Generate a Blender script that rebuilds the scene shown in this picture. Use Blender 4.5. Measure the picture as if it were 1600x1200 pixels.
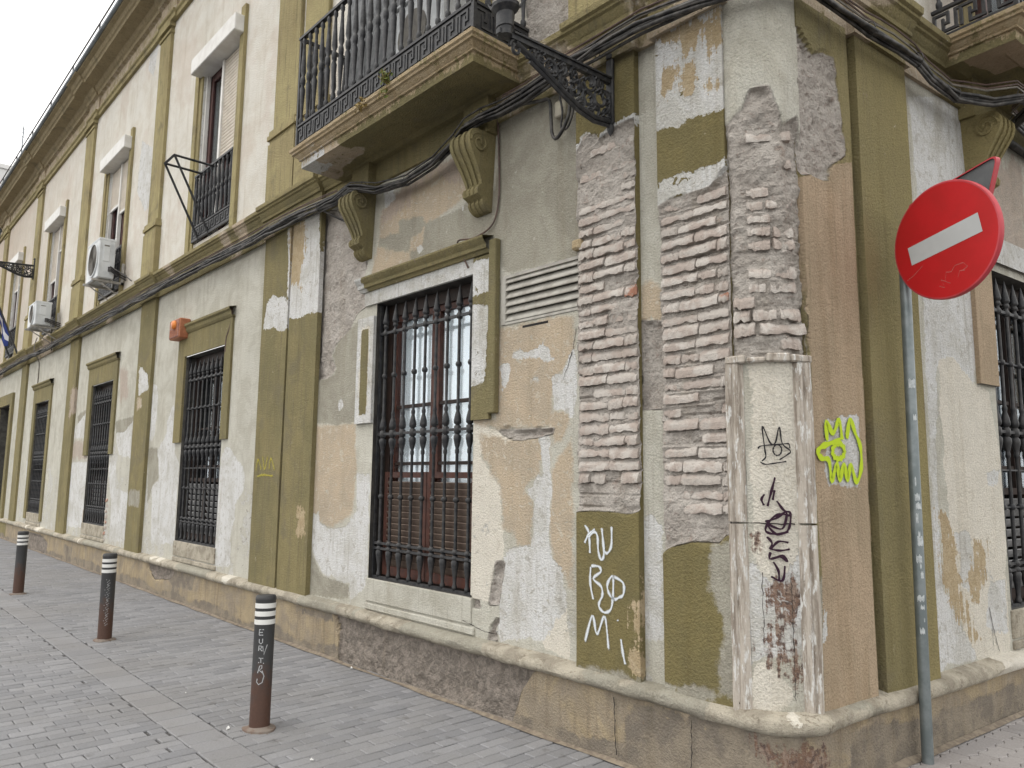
import bpy, bmesh, math, random
import numpy as np
from mathutils import Vector, Matrix
random.seed(7); RNG=np.random.default_rng(7)
R_=math.radians
for o in list(bpy.data.objects): bpy.data.objects.remove(o)
SC=bpy.context.scene; COL=SC.collection

# ---------------------------------------------------------------- camera
cd=bpy.data.cameras.new('camera'); cam=bpy.data.objects.new('camera',cd); COL.objects.link(cam)
RIGHT=Vector((0.678011,0.734982,0.010108)); DOWN=Vector((-0.085848,0.092837,-0.991974)); FWD=Vector((-0.730021,0.671701,0.126041))
cam.matrix_world=Matrix(((RIGHT.x,-DOWN.x,-FWD.x,0),(RIGHT.y,-DOWN.y,-FWD.y,-3.65),(RIGHT.z,-DOWN.z,-FWD.z,1.65),(0,0,0,1)))
cd.sensor_width=36; cd.lens=26.2125; cd.clip_start=.05; cd.clip_end=900
SC.camera=cam

# ---------------------------------------------------------------- sky, sun, exposure
SUN_EL,SUN_AZ=R_(62),R_(215)          # bright overcast, light mostly from above the street
w=bpy.data.worlds.new('World'); SC.world=w; w.use_nodes=True
wn=w.node_tree; wn.nodes.clear()
sky=wn.nodes.new('ShaderNodeTexSky'); sky.sky_type='NISHITA'; sky.sun_disc=False
sky.sun_elevation=SUN_EL; sky.sun_rotation=SUN_AZ; sky.dust_density=4; sky.air_density=1.5
mx=wn.nodes.new('ShaderNodeMix'); mx.data_type='RGBA'; mx.inputs[0].default_value=.86
mx.inputs[7].default_value=(15.2,14.95,14.5,1)      # the cloud deck
bg=wn.nodes.new('ShaderNodeBackground'); bg.inputs[1].default_value=.1
wo=wn.nodes.new('ShaderNodeOutputWorld')
wn.links.new(sky.outputs[0],mx.inputs[6]); wn.links.new(mx.outputs[2],bg.inputs[0]); wn.links.new(bg.outputs[0],wo.inputs[0])
sd=bpy.data.lights.new('sun','SUN'); sun=bpy.data.objects.new('sun',sd); COL.objects.link(sun)
sd.energy=.9; sd.angle=R_(35); sd.color=(1,.97,.93)
# direction towards the sun: over the street, a little from the left
sv=Vector((math.cos(SUN_EL)*math.sin(R_(-25)),-math.cos(SUN_EL)*math.cos(R_(-25)),math.sin(SUN_EL)))
sun.rotation_euler=sv.to_track_quat('Z','Y').to_euler()
sky.sun_rotation=math.atan2(sv.x,sv.y)
SC.view_settings.view_transform='Standard'; SC.view_settings.look='None'; SC.view_settings.gamma=1
SC.view_settings.exposure=0.38; SC.view_settings.use_curve_mapping=False
SC.render.engine='CYCLES'

# ---------------------------------------------------------------- facade plan: street front, rounded corner, side front
XA=-2.13; R0=.26; TH=R_(83); AL=R0*TH; U2=XA+AL
N2=np.array([math.sin(TH),-math.cos(TH)]); A2=np.array([math.cos(TH),math.sin(TH)])
CC=np.array([XA,R0]); S2=CC+R0*N2
def plan(u):
    u=np.asarray(u,float)
    t=np.clip((u-XA)/R0,0,TH)
    nx=np.sin(t); ny=-np.cos(t)
    px=np.where(u<=XA,u,CC[0]+R0*nx); py=np.where(u<=XA,0.,CC[1]+R0*ny)
    e=np.maximum(u-U2,0); px=px+e*A2[0]; py=py+e*A2[1]
    return px,py,nx,ny
def M(p):
    """facade coordinates (u along the front, y into the building, z) -> world"""
    p=np.asarray(p,float).reshape(-1,3)
    px,py,nx,ny=plan(p[:,0])
    return np.stack([px-nx*p[:,1],py-ny*p[:,1],p[:,2]],1)
def M1(u,y,z): return M([(u,y,z)])[0]
def ang(u):
    return float(np.clip((u-XA)/R0,0,TH))

# ---------------------------------------------------------------- numpy value noise
_H=RNG.random((257,257)).astype(float)
def vnoise(x,y,s=1.,seed=0):
    x=np.asarray(x)*s+seed*17.3; y=np.asarray(y)*s+seed*9.1
    xi=np.floor(x).astype(int); yi=np.floor(y).astype(int); fx=x-xi; fy=y-yi
    fx=fx*fx*(3-2*fx); fy=fy*fy*(3-2*fy)
    a=_H[xi%256,yi%256]; b=_H[(xi+1)%256,yi%256]; c=_H[xi%256,(yi+1)%256]; d=_H[(xi+1)%256,(yi+1)%256]
    return (a*(1-fx)+b*fx)*(1-fy)+(c*(1-fx)+d*fx)*fy-.5
def fbm(x,y,s=1.,o=4,seed=0):
    r=0;a=1.
    for i in range(o): r=r+a*vnoise(x,y,s*2**i,seed+i); a*=.5
    return r
def sstep(a,b,x):
    t=np.clip((x-a)/(b-a),0,1); return t*t*(3-2*t)

POLYS=[
('W','grey',[(-5.1,3.828),(-4.606,3.839),(-4.445,3.93),(-4.172,3.852),(-4.145,4.418),(-3.311,4.352),(-3.29,3.14),(-4.072,3.18),(-4.165,3.481),(-5.317,3.561),(-5.129,3.635)]),
('W','tan',[(-4.151,2.769),(-3.354,2.753),(-3.349,2.524),(-3.395,2.477),(-3.466,2.371),(-3.521,2.34),(-3.551,2.299),(-3.556,2.14),(-3.526,2.007),(-4.122,2.01),(-4.397,2.075),(-4.383,2.104),(-4.145,2.092)]),
('W','white',[(-3.97,2.572),(-3.781,2.554),(-3.665,2.59),(-3.589,2.535),(-3.552,2.473),(-3.589,2.454),(-3.703,2.494),(-3.97,2.515)]),
('W','white',[(-3.551,2.361),(-3.46,2.366),(-3.372,2.514),(-3.337,2.514),(-3.331,2.314),(-3.349,2.059),(-3.395,2.061),(-3.407,2.105),(-3.55,2.122)]),
('W','white',[(-3.78,2.374),(-3.702,2.385),(-3.676,2.337),(-3.74,2.324)]),
('W','white',[(-4.096,2.49),(-3.997,2.489),(-4.008,2.338),(-4.064,2.296)]),
('W','cream',[(-4.398,2.095),(-4.129,2.006),(-3.961,1.925),(-3.959,1.778),(-4.055,1.779),(-4.1,1.967),(-4.39,1.792)]),
('W','tan',[(-4.257,1.876),(-3.647,1.862),(-3.671,1.705),(-3.746,1.634),(-3.823,1.571),(-3.745,1.511),(-3.732,1.424),(-3.744,1.336),(-3.749,1.197),(-3.897,1.173),(-3.951,1.281),(-4.047,1.302),(-4.079,1.594),(-4.18,1.686)]),
('W','tan',[(-4.319,1.975),(-4.058,1.937),(-3.586,1.94),(-3.585,1.774),(-4.27,1.781)]),
('W','tan',[(-3.554,1.705),(-3.372,1.941),(-3.361,0.949),(-3.417,0.942),(-3.452,1.037),(-3.546,1.119),(-3.582,1.26),(-3.571,1.43),(-3.554,1.601)]),
('W','tan',[(-3.55,2.113),(-3.407,2.105),(-3.395,2.027),(-3.454,1.892),(-3.537,1.895)]),
('W','white',[(-3.696,1.669),(-3.573,1.687),(-3.554,1.559),(-3.583,1.447),(-3.583,1.293),(-3.546,1.128),(-3.452,1.029),(-3.417,0.861),(-3.417,0.821),(-3.639,0.585),(-4.046,0.52),(-4.088,0.557),(-4.078,0.78),(-4.029,1.088),(-3.95,1.183),(-3.755,1.188),(-3.744,1.336),(-3.732,1.494),(-3.823,1.562)]),
('W','white',[(-3.673,1.943),(-3.586,1.948),(-3.585,1.696),(-3.646,1.696)]),
('W','rough',[(-4.125,1.062),(-4.022,1.07),(-4.028,0.999),(-4.078,0.753),(-4.196,0.738),(-4.164,0.904)]),
('W','rough',[(-4.117,0.659),(-4.09,0.654),(-4.116,0.571),(-4.084,0.51),(-4.205,0.49),(-4.165,0.599)]),
('W','rough',[(-4.408,0.762),(-4.304,0.761),(-4.277,0.7),(-4.403,0.702)]),
('W','rough',[(-4.122,2.01),(-3.699,2.001),(-3.532,1.999),(-3.55,1.956),(-3.648,1.942),(-3.853,1.922),(-3.961,1.925),(-4.072,1.966)]),
('W','cream',[(-4.392,1.88),(-4.079,1.594),(-4.047,1.302),(-4.043,1.086),(-4.125,1.062),(-4.19,0.766),(-4.422,0.737),(-4.407,1.302)]),
('W','cream',[(-3.64,0.817),(-3.417,0.821),(-3.394,0.497),(-3.638,0.552)]),
('W','rough',[(-2.801,2.634),(-2.61,2.605),(-2.621,2.066),(-2.809,2.077)]),
('W','tan',[(-2.799,2.828),(-2.71,2.861),(-2.607,2.793),(-2.611,2.597),(-2.802,2.61)]),
('W','white',[(-2.819,1.383),(-2.742,1.462),(-2.652,1.355),(-2.664,0.74),(-2.829,0.714)]),
('W','rough',[(-7.004,4.419),(-6.472,4.36),(-6.346,4.34),(-6.162,4.095),(-6.176,3.957),(-6.054,3.877),(-6.018,3.667),(-6.097,3.482),(-6.023,3.394),(-6.013,3.243),(-6.149,3.215),(-6.281,3.085),(-6.564,2.944),(-6.632,2.849),(-6.546,2.711),(-6.617,2.654),(-6.743,2.627),(-6.903,2.642),(-6.961,2.994),(-6.96,3.604)]),
('W','grey',[(-6.281,3.085),(-6.12,3.136),(-6.118,2.765),(-6.122,2.159),(-6.551,2.148),(-6.89,2.196),(-6.928,2.624),(-6.717,2.625),(-6.591,2.652),(-6.52,2.708),(-6.607,2.846),(-6.564,2.944)]),
('W','tan',[(-6.887,2.163),(-6.122,2.159),(-6.089,1.683),(-6.109,1.331),(-6.472,1.166),(-6.764,1.212),(-6.955,1.298),(-6.95,1.681)]),
('W','white',[(-6.975,1.221),(-6.76,1.318),(-6.738,1.22),(-6.569,1.155),(-6.236,1.185),(-6.065,1.333),(-6.066,1.683),(-5.847,1.683),(-5.828,0.717),(-6.119,0.516),(-6.131,0.685),(-6.619,0.717),(-6.827,0.905),(-6.964,1.108)]),
('W','grey',[(-6.993,0.98),(-6.824,0.869),(-6.618,0.705),(-6.141,0.667),(-6.131,0.537),(-7,0.493)]),
('W','white',[(-6.456,2.362),(-6.411,2.409),(-6.369,2.331),(-6.438,2.286)]),
('W','tan',[(-5.944,3.571),(-5.827,3.825),(-5.801,4.129),(-5.351,4.278),(-4.62,4.31),(-4.486,3.941),(-4.777,3.857),(-5.043,3.814),(-5.083,3.653),(-5.315,3.532),(-5.718,3.435),(-5.961,3.481)]),
('W','grey',[(-5.497,3.964),(-5.218,3.933),(-5.101,3.851),(-5.153,3.761),(-5.306,3.751),(-5.32,3.62),(-5.649,3.711),(-5.826,3.8),(-5.808,3.87),(-5.49,3.842)]),
('W','pink',[(-5.801,4.129),(-5.552,4.246),(-4.881,4.31),(-4.62,4.31),(-4.595,4.027),(-4.785,4.111),(-4.879,4.269),(-5.25,4.218),(-5.341,4.078),(-5.585,4.072),(-5.749,3.979)]),
('W','grey',[(-5.32,3.637),(-5.129,3.635),(-5.087,3.529),(-5.315,3.52)]),
('W','white',[(-5.224,3.651),(-5.149,3.656),(-5.108,3.579),(-5.183,3.572)]),
('W','white',[(-4.607,3.856),(-4.557,3.864),(-4.571,3.781)]),
('W','white',[(-5.77,4.339),(-5.643,4.364),(-5.57,4.19),(-5.757,4.117)]),
('W','white',[(-9.178,2.006),(-9.017,1.979),(-8.808,1.844),(-8.612,1.76),(-8.56,1.641),(-8.554,1.456),(-8.794,1.339),(-8.78,1.108),(-8.877,0.999),(-8.819,0.595),(-9.298,0.552),(-9.346,1.519),(-9.293,1.834)]),
('W','white',[(-11.152,2.669),(-11.056,2.443),(-10.947,2.419),(-10.933,2.211),(-10.985,1.942),(-11.696,1.954),(-11.612,2.094),(-11.361,2.226),(-11.367,2.394),(-11.244,2.592)]),
('W','white',[(-11.716,2.049),(-11.029,2.033),(-10.754,1.806),(-10.777,1.262),(-10.748,0.719),(-11.731,0.651),(-11.825,1.342),(-11.881,1.464),(-11.67,1.56),(-11.533,1.58)]),
('W','white',[(-12.135,3.042),(-11.919,3.003),(-11.851,2.823),(-11.854,2.561),(-11.899,2.226),(-12.002,2.152),(-12.164,2.206),(-12.096,2.447),(-12.179,2.827)]),
('W','grey',[(-12.131,2.059),(-11.659,2.048),(-11.565,1.598),(-11.826,1.483),(-11.999,1.196)]),
('W','white',[(-13.925,2.361),(-13.448,2.353),(-12.942,2.54),(-12.894,1.923),(-13.636,1.965),(-13.844,2.195)]),
('W','white',[(-14.173,1.864),(-13.764,1.892),(-13.716,1.435),(-12.992,1.365),(-12.93,1.116),(-12.902,0.599),(-13.853,0.566),(-13.867,1.167),(-14.127,1.559)]),
('W','pink',[(-13.991,3.47),(-13.494,3.387),(-13.377,2.914),(-13.847,2.915)]),
('W','grey',[(-14.017,2.562),(-12.955,2.592),(-12.967,2.366),(-13.407,2.193),(-13.847,2.206)]),
('W','white',[(-16.037,2.822),(-15.847,2.811),(-15.834,2.325),(-16.974,2.362),(-16.831,2.549)]),
('W','grey',[(-16.661,2.795),(-16.057,2.885),(-15.932,2.486),(-16.483,2.409)]),
('W','white',[(-16.916,1.89),(-15.648,1.878),(-15.635,1.112),(-15.675,0.667),(-16.893,0.638),(-17.027,1.46)]),
('W','pink',[(-16.9,2.296),(-15.769,2.263),(-15.663,1.926),(-16.838,1.965)]),
('W','tan',[(-16.059,1.123),(-15.597,1.137),(-15.63,0.669),(-15.951,0.652)]),
('W','white',[(-21.288,1.962),(-20.835,1.957),(-20.525,0.77),(-20.962,0.753)]),
('W','white',[(-13.694,7.513),(-13.067,7.185),(-12.901,6.12),(-13.231,6.097),(-13.768,6.59)]),
('W','white',[(-13.527,9.623),(-13.092,9.179),(-13.296,8.554),(-13.632,8.813)]),
('W','white',[(-0.403,4.265),(0.383,4.519),(0.399,3.776),(0.764,3.863),(0.571,2.983),(0.411,2.959),(0.299,2.344),(0.003,2.496),(-0.226,2.472),(-0.329,1.875),(-0.352,0.524),(-0.464,0.426),(-0.36,3.149)]),
('W','cream',[(-0.226,2.472),(0.105,2.551),(0.299,2.344),(0.516,2.306),(0.609,1.905),(0.638,1.45),(0.584,1.007),(0.557,0.49),(0.081,0.467),(-0.113,0.691),(-0.194,1.058),(-0.222,1.629)]),
('W','tan2',[(-0.338,1.467),(-0.229,1.444),(-0.167,1.259),(-0.122,1.134),(-0.1,0.971),(0.038,0.796),(0.124,0.624),(0.012,0.617),(-0.143,0.793),(-0.307,0.986),(-0.366,1.188)]),
('W','tan2',[(0.153,1.246),(0.339,1.195),(0.293,1.026),(0.05,0.877),(-0.002,1.025)]),
('W','white',[(-0.377,0.972),(-0.245,0.942),(-0.209,0.82),(0.088,0.507),(-0.385,0.528)]),
('W','white',[(-0.155,1.34),(0.071,1.333),(0.127,1.079),(0.014,0.942),(-0.132,0.993),(-0.089,1.173)]),
('W','white',[(0.372,1.719),(0.603,1.745),(0.563,1.631),(0.412,1.653)]),
('W','white',[(0.306,0.983),(0.559,0.987),(0.538,0.62),(0.212,0.697)]),
('W','pink',[(0.516,4.003),(1.496,4.316),(1.34,3.466),(0.723,3.401),(0.707,3.85)]),
('P','white',[(-8.136,3.456),(-8.091,3.652),(-7.879,3.675),(-7.603,3.604),(-7.506,3.409),(-7.549,3.238),(-7.72,3.248),(-7.838,3.308),(-7.935,3.308),(-8.154,3.324)]),
('P','white',[(-7.654,4.532),(-6.911,4.424),(-6.815,3.314),(-7.119,3.341),(-7.231,3.317),(-7.547,3.366)]),
('P','tan2',[(-7.618,4.486),(-7.221,4.42),(-7.209,3.991),(-7.263,3.65),(-7.544,3.774)]),
('P','white',[(-12.741,3.4),(-12.25,3.197),(-12.162,2.94),(-12.378,2.938),(-12.654,2.888)]),
('P','tan',[(-12.746,2.864),(-12.486,2.855),(-12.421,2.71),(-12.667,2.665)]),
('P','pink',[(-17.096,3.388),(-16.724,3.357),(-16.761,2.861),(-17.11,2.816)]),
('P','grey',[(-12.758,1.41),(-12.242,1.4),(-12.22,1.171),(-12.765,1.172)]),
('P','tan2',[(-7.089,1.294),(-6.98,1.298),(-6.962,1.11),(-7.108,1.07)]),
('P','rough',[(-3.29,3.869),(-3.214,3.972),(-3.117,3.947),(-3.089,3.901),(-2.968,3.93),(-2.846,3.948),(-2.795,3.937),(-2.788,3.318),(-2.781,2.743),(-2.766,2.071),(-2.765,1.47),(-2.852,1.448),(-3.13,1.456),(-3.348,1.436),(-3.314,2.104),(-3.297,2.701),(-3.308,3.142)]),
('P','white',[(-3.296,3.894),(-3.208,3.988),(-3.111,3.963),(-3.089,3.919),(-2.968,3.948),(-2.846,3.969),(-2.769,3.962),(-2.785,3.908),(-2.846,3.935),(-2.968,3.913),(-3.083,3.886),(-3.117,3.933),(-3.208,3.956),(-3.272,3.863)]),
('P','white',[(-3.296,3.862),(-3.226,3.839),(-3.226,3.568),(-3.244,3.252),(-3.308,3.231)]),
('P','white',[(-3.411,4.277),(-3.26,4.266),(-3.26,4.163),(-3.411,4.191)]),
('P','rough',[(-2.646,3.296),(-2.528,3.333),(-2.38,3.326),(-2.263,3.324),(-2.153,3.405),(-2.079,3.358),(-2.127,1.338),(-2.159,1.379),(-2.225,1.355),(-2.265,1.315),(-2.427,1.311),(-2.53,1.286),(-2.668,1.225)]),
('P','white',[(-2.656,3.295),(-2.653,3.474),(-2.466,3.454),(-2.205,3.452),(-2.134,3.49),(-2.137,3.392),(-2.264,3.316),(-2.38,3.319),(-2.528,3.325)]),
('P','white',[(-2.657,3.799),(-2.646,4.454),(-2.067,4.541),(-2.085,3.749),(-2.143,3.753),(-2.391,3.766)]),
('P','tan2',[(-2.56,4.174),(-2.481,4.21),(-2.452,4.115),(-2.531,4.051),(-2.596,3.965)]),
('P','tan2',[(-2.406,4.123),(-2.331,4.105),(-2.365,3.957),(-2.424,4.008)]),
('P','tan2',[(-2.288,4.073),(-2.215,4.135),(-2.232,4.023),(-2.178,3.922),(-2.265,3.851)]),
('P','tan2',[(-2.621,4.414),(-2.445,4.418),(-2.151,4.385),(-2.13,4.15),(-2.214,4.148),(-2.299,4.24),(-2.359,4.185),(-2.45,4.183),(-2.51,4.321)]),
('P','grey',[(-2.297,1.302),(-2.149,1.326),(-2.137,0.544),(-2.28,0.514),(-2.246,0.879),(-2.319,1.069)]),
('P','grey',[(-2.658,0.538),(-2.286,0.561),(-2.288,0.48),(-2.682,0.429)]),
('P','grey',[(-3.32,0.506),(-2.793,0.504),(-2.794,0.458),(-3.32,0.448)]),
('P','tan2',[(-2.804,1.089),(-2.785,1.091),(-2.784,0.549),(-2.83,0.54)]),
('Q','rough',[(-2.115,3.665),(-2.06,3.73),(-2.026,3.828),(-1.973,3.845),(-1.933,3.845),(-1.876,3.598),(-1.83,3.65),(-1.772,3.694),(-1.625,2.325),(-1.627,2.303),(-2.218,2.302),(-2.179,3.657)]),
('Q','cream',[(-2.06,2.286),(-1.833,2.283),(-1.855,1.2),(-1.924,1.175),(-1.993,1.134),(-2.037,1.163),(-2.087,1.29)]),
('Q','white',[(-2.099,1.289),(-2.037,1.163),(-1.993,1.127),(-1.924,1.175),(-1.829,1.329),(-1.835,0.849),(-1.909,0.757),(-1.952,0.74),(-2.007,0.751),(-2.063,0.744),(-2.123,0.686)]),
('Q','white',[(-1.863,1.33),(-1.806,1.329),(-1.804,0.564),(-1.848,0.537),(-1.856,0.85)]),
('Q','rust',[(-1.997,1.101),(-1.88,1.152),(-1.869,1.008),(-1.919,0.898),(-1.953,0.976),(-1.985,1.022)]),
('Q','rust',[(-2.019,0.813),(-1.975,0.896),(-1.904,0.882),(-1.881,0.694),(-1.924,0.632),(-1.961,0.708),(-2.007,0.736)]),
('Q','rust',[(-1.852,0.787),(-1.807,0.815),(-1.783,0.493),(-1.85,0.488)]),
('Q','rust',[(-2.084,1.389),(-2.069,1.383),(-2.068,1.226),(-2.082,1.231)]),
('Q','cream',[(-2.1,0.486),(-2.085,0.722),(-2.049,0.74),(-2.008,0.72),(-1.963,0.661),(-1.914,0.586),(-1.907,0.555),(-1.95,0.523),(-1.96,0.491)]),
('B','rough',[(-1.833,4.121),(-1.8,4.208),(-1.755,4.235),(-1.684,4.175),(-1.606,4.117),(-1.504,4.17),(-1.383,4.165),(-1.358,3.89),(-1.301,3.586),(-1.458,3.485),(-1.499,3.377),(-1.659,3.375),(-1.781,3.335),(-1.773,2.799),(-1.763,2.307),(-1.87,2.298),(-1.84,3.626)]),
('B','orange',[(-1.782,3.328),(-1.659,3.367),(-1.5,3.37),(-1.458,3.477),(-1.175,3.58),(-1.159,2.598),(-1.231,1.485),(-1.204,0.395),(-1.767,0.473),(-1.742,1.166),(-1.762,1.827),(-1.753,2.308),(-1.767,2.728),(-1.774,3.124)]),
('B','grey',[(-1.78,1.168),(-1.713,1.164),(-1.67,0.441),(-1.784,0.461)]),
('B','white',[(-1.663,1.985),(-1.315,2.03),(-1.313,1.681),(-1.352,1.62),(-1.636,1.627),(-1.653,1.711)]),
('B','white',[(-1.741,1.021),(-1.704,0.969),(-1.705,0.889),(-1.75,0.83)]),
('L','rough',[(-6.298,0.484),(-5.793,0.453),(-4.533,0.431),(-4.323,0.402),(-3.546,0.449),(-3.681,0.375),(-3.777,0.248),(-3.884,0.008),(-4.212,-0.008),(-4.6,-0.016),(-5.032,-0.008),(-5.689,-0.033),(-6.197,-0.033),(-6.198,0.24)]),
('L','rough',[(-11.725,0.453),(-11.16,0.43),(-10.532,0.377),(-10.684,0.261),(-11.328,0.195),(-11.548,0.306)]),
('L','grey',[(-10.532,0.377),(-9.769,0.394),(-9.844,0.19),(-10.546,0.192),(-10.758,0.253)]),
('L','rough',[(-20.334,0.344),(-18.843,0.362),(-18.056,0.24),(-18.126,-0.18),(-20.328,-0.302)]),
('L','grey',[(-16.644,0.312),(-16.037,0.296),(-15.901,-0.101),(-16.419,-0.031)]),
('L','grey',[(-7.038,0.369),(-6.333,0.4),(-6.307,0.343),(-6.623,0.319),(-6.941,0.339)]),
('L','grey',[(-2.565,0.401),(-2.814,0.358),(-2.897,0.265),(-2.899,0.103),(-3.019,-0.166),(-1.895,0.137),(-1.884,0.453),(-2.449,0.392),(-2.465,0.33)]),
('L','grey',[(-3.878,0.01),(-3.458,0.054),(-3,0.077),(-3.001,-0.036),(-3.876,-0.105)]),
('L','tan',[(-2.565,0.413),(-2.427,0.408),(-2.457,0.332),(-2.507,0.361)]),
('L','rust',[(-2.083,0.34),(-1.772,0.333),(-1.736,0.128),(-1.935,0.122),(-2.033,0.229)]),
('L','grey',[(-1.539,0.368),(-0.73,0.296),(1.066,0.303),(0.937,-0.327),(-1.569,0.029)]),
('L','tan',[(-1.539,0.368),(-1.352,0.368),(-1.389,0.309),(-1.518,0.269)]),
('L','tan',[(-1.546,0.29),(-1.487,0.263),(-1.482,-0.022),(-1.571,-0.001)])]
STROKES=[
('kubomi','P',0.021,[(-3.2156,1.3648),(-3.1834,1.3267),(-3.173,1.2562),(-3.1712,1.1893)]),
('kubomi','P',0.021,[(-3.1249,1.3458),(-3.1835,1.3029),(-3.216,1.2493)]),
('kubomi','P',0.021,[(-3.1836,1.2871),(-3.1356,1.3255),(-3.1074,1.2998),(-3.1016,1.2142),(-3.0791,1.1602),(-3.0563,1.1906),(-3.0629,1.2792),(-3.0727,1.3565)]),
('kubomi','P',0.021,[(-3.0629,1.2792),(-3.053,1.2179),(-3.0276,1.2045),(-2.9968,1.2528),(-2.9937,1.3723)]),
('kubomi','P',0.021,[(-3.163,1.1155),(-3.1687,1.0135),(-3.1429,0.908)]),
('kubomi','P',0.021,[(-3.163,1.1155),(-3.1001,1.1173),(-3.0817,1.0881),(-3.1423,1.0396),(-3.0802,0.9998),(-3.0703,0.9474),(-3.0963,0.8984),(-3.0913,0.8685),(-3.0506,0.8472),(-3.0001,0.8803),(-2.9841,0.9952),(-2.9884,1.0704),(-3.029,1.0206),(-3.0194,0.9685),(-2.9797,0.9355),(-2.94,0.9492),(-2.9056,0.9742),(-2.9097,1.0409),(-2.9884,1.0704)]),
('kubomi','P',0.021,[(-3.2157,0.6397),(-3.1538,0.8142),(-3.1231,0.7231),(-3.1025,0.7262),(-3.0508,0.8207),(-3.0222,0.6226)]),
('kubomi','P',0.021,[(-2.9531,0.8193),(-2.9483,0.8111)]),
('kubomi','P',0.021,[(-2.9278,0.7158),(-2.9142,0.6337),(-2.8958,0.5677)]),
('face','B',0.03,[(-1.6474,1.8654),(-1.6492,1.9746),(-1.5885,1.9139),(-1.5243,1.987),(-1.5018,1.8767)]),
('face','B',0.03,[(-1.4586,1.8842),(-1.4166,1.9988),(-1.3686,1.9235),(-1.3208,1.8415),(-1.3272,1.7221),(-1.3816,1.653),(-1.4277,1.744),(-1.4671,1.6595),(-1.4977,1.7485),(-1.5469,1.6589),(-1.5688,1.7471),(-1.6229,1.6584),(-1.6412,1.7628),(-1.7045,1.7749),(-1.7422,1.7999),(-1.7162,1.8312),(-1.6382,1.8543),(-1.5123,1.8763)]),
('face','B',0.03,[(-1.4854,1.8187),(-1.4942,1.7986),(-1.5148,1.783),(-1.5423,1.7755),(-1.5701,1.778),(-1.5917,1.7896),(-1.602,1.8076),(-1.5988,1.8278),(-1.5827,1.8456),(-1.5574,1.8567),(-1.5288,1.8584),(-1.5037,1.8502),(-1.4883,1.8341),(-1.4863,1.8138)]),
('fox','Q',0.0065,[(-2.0208,1.7543),(-2.002,1.7778),(-2.0055,1.8209),(-2.0123,1.9393),(-1.9812,1.8523),(-1.9577,1.8523),(-1.9383,1.9348),(-1.9271,1.8485),(-1.8908,1.8098),(-1.9044,1.7901),(-1.9435,1.7624)]),
('fox','Q',0.0065,[(-2.0345,1.8196),(-2.0185,1.8352),(-1.9273,1.8446),(-1.8975,1.8465),(-1.8926,1.8215)]),
('fox','Q',0.0065,[(-1.931,1.8133),(-1.9337,1.7999),(-1.9403,1.7898),(-1.9492,1.7851),(-1.9582,1.7872),(-1.9653,1.7954),(-1.9688,1.8078),(-1.9679,1.8215),(-1.9627,1.8332),(-1.9546,1.8402),(-1.9453,1.8407),(-1.9371,1.8347),(-1.932,1.8236),(-1.9312,1.81)]),
('fox','Q',0.0065,[(-2.0276,1.752),(-2.0045,1.7387),(-1.9643,1.7444),(-1.9091,1.755)]),
('tag','Q',0.0105,[(-1.9635,1.674),(-1.9828,1.5974),(-2.0021,1.5177)]),
('tag','Q',0.0105,[(-2.0116,1.5837),(-2.0267,1.5568),(-2.0161,1.524)]),
('tag','Q',0.0105,[(-1.9683,1.6076),(-1.9785,1.5512)]),
('tag','Q',0.0105,[(-1.9614,1.5515),(-1.9311,1.5026),(-1.9019,1.4866),(-1.9071,1.4211),(-1.9289,1.3882),(-1.9834,1.3804),(-2.0139,1.399),(-1.9898,1.4522),(-1.9491,1.4827),(-1.9023,1.4735)]),
('tag','Q',0.0105,[(-2.0156,1.4416),(-1.9669,1.4594),(-1.9197,1.4929),(-1.9399,1.4076),(-2.0018,1.4256),(-1.9637,1.3777),(-1.911,1.3949)]),
('tag','Q',0.0105,[(-2.0092,1.3664),(-1.9875,1.3346),(-1.9941,1.3018),(-1.9591,1.342),(-1.9129,1.3364)]),
('tag','Q',0.0105,[(-1.9913,1.3019),(-1.9547,1.2967),(-1.908,1.304)]),
('tag','Q',0.0105,[(-1.9944,1.2888),(-1.9983,1.2529),(-1.9557,1.2643),(-1.9219,1.2424),(-1.9441,1.271),(-1.9898,1.2533)]),
('tag','Q',0.0105,[(-1.9846,1.2406),(-1.9635,1.193),(-1.9621,1.1448)]),
('tag','Q',0.0105,[(-1.9341,1.2228),(-1.948,1.1453),(-1.998,1.1657)]),
('ytag','P',0.03,[(-8.1403,1.6995),(-8.0901,1.8347),(-7.9927,1.7136)]),
('ytag','P',0.03,[(-7.9796,1.8758),(-7.9131,1.7275),(-7.85,1.8738)]),
('ytag','P',0.03,[(-7.7995,1.7134),(-7.7674,1.8448),(-7.6581,1.7063)]),
('ytag','P',0.03,[(-8.0997,1.6427),(-7.9379,1.6645),(-7.6829,1.6516)])]
CABLE_A=[(-33.413,4.59),(-25.432,4.458),(-19.315,4.482),(-15.31,4.472),(-12.176,4.461),(-9.702,4.432),(-8.322,4.421),(-7.348,4.421),(-6.781,4.412),(-6.212,4.453),(-5.584,4.319),(-5.13,4.253),(-4.723,4.306),(-4.394,4.439),(-4.085,4.447),(-3.533,4.433),(-3.196,4.454),(-2.682,4.475),(-2.22,4.406),(-2.055,4.382)]
CABLE_B=[(-1.801,4.443),(-1.518,4.408),(-1.243,4.402),(-0.787,4.437),(-0.629,4.397),(-0.378,4.358),(-0.005,4.408),(0.42,4.579),(0.905,4.715)]


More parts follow.
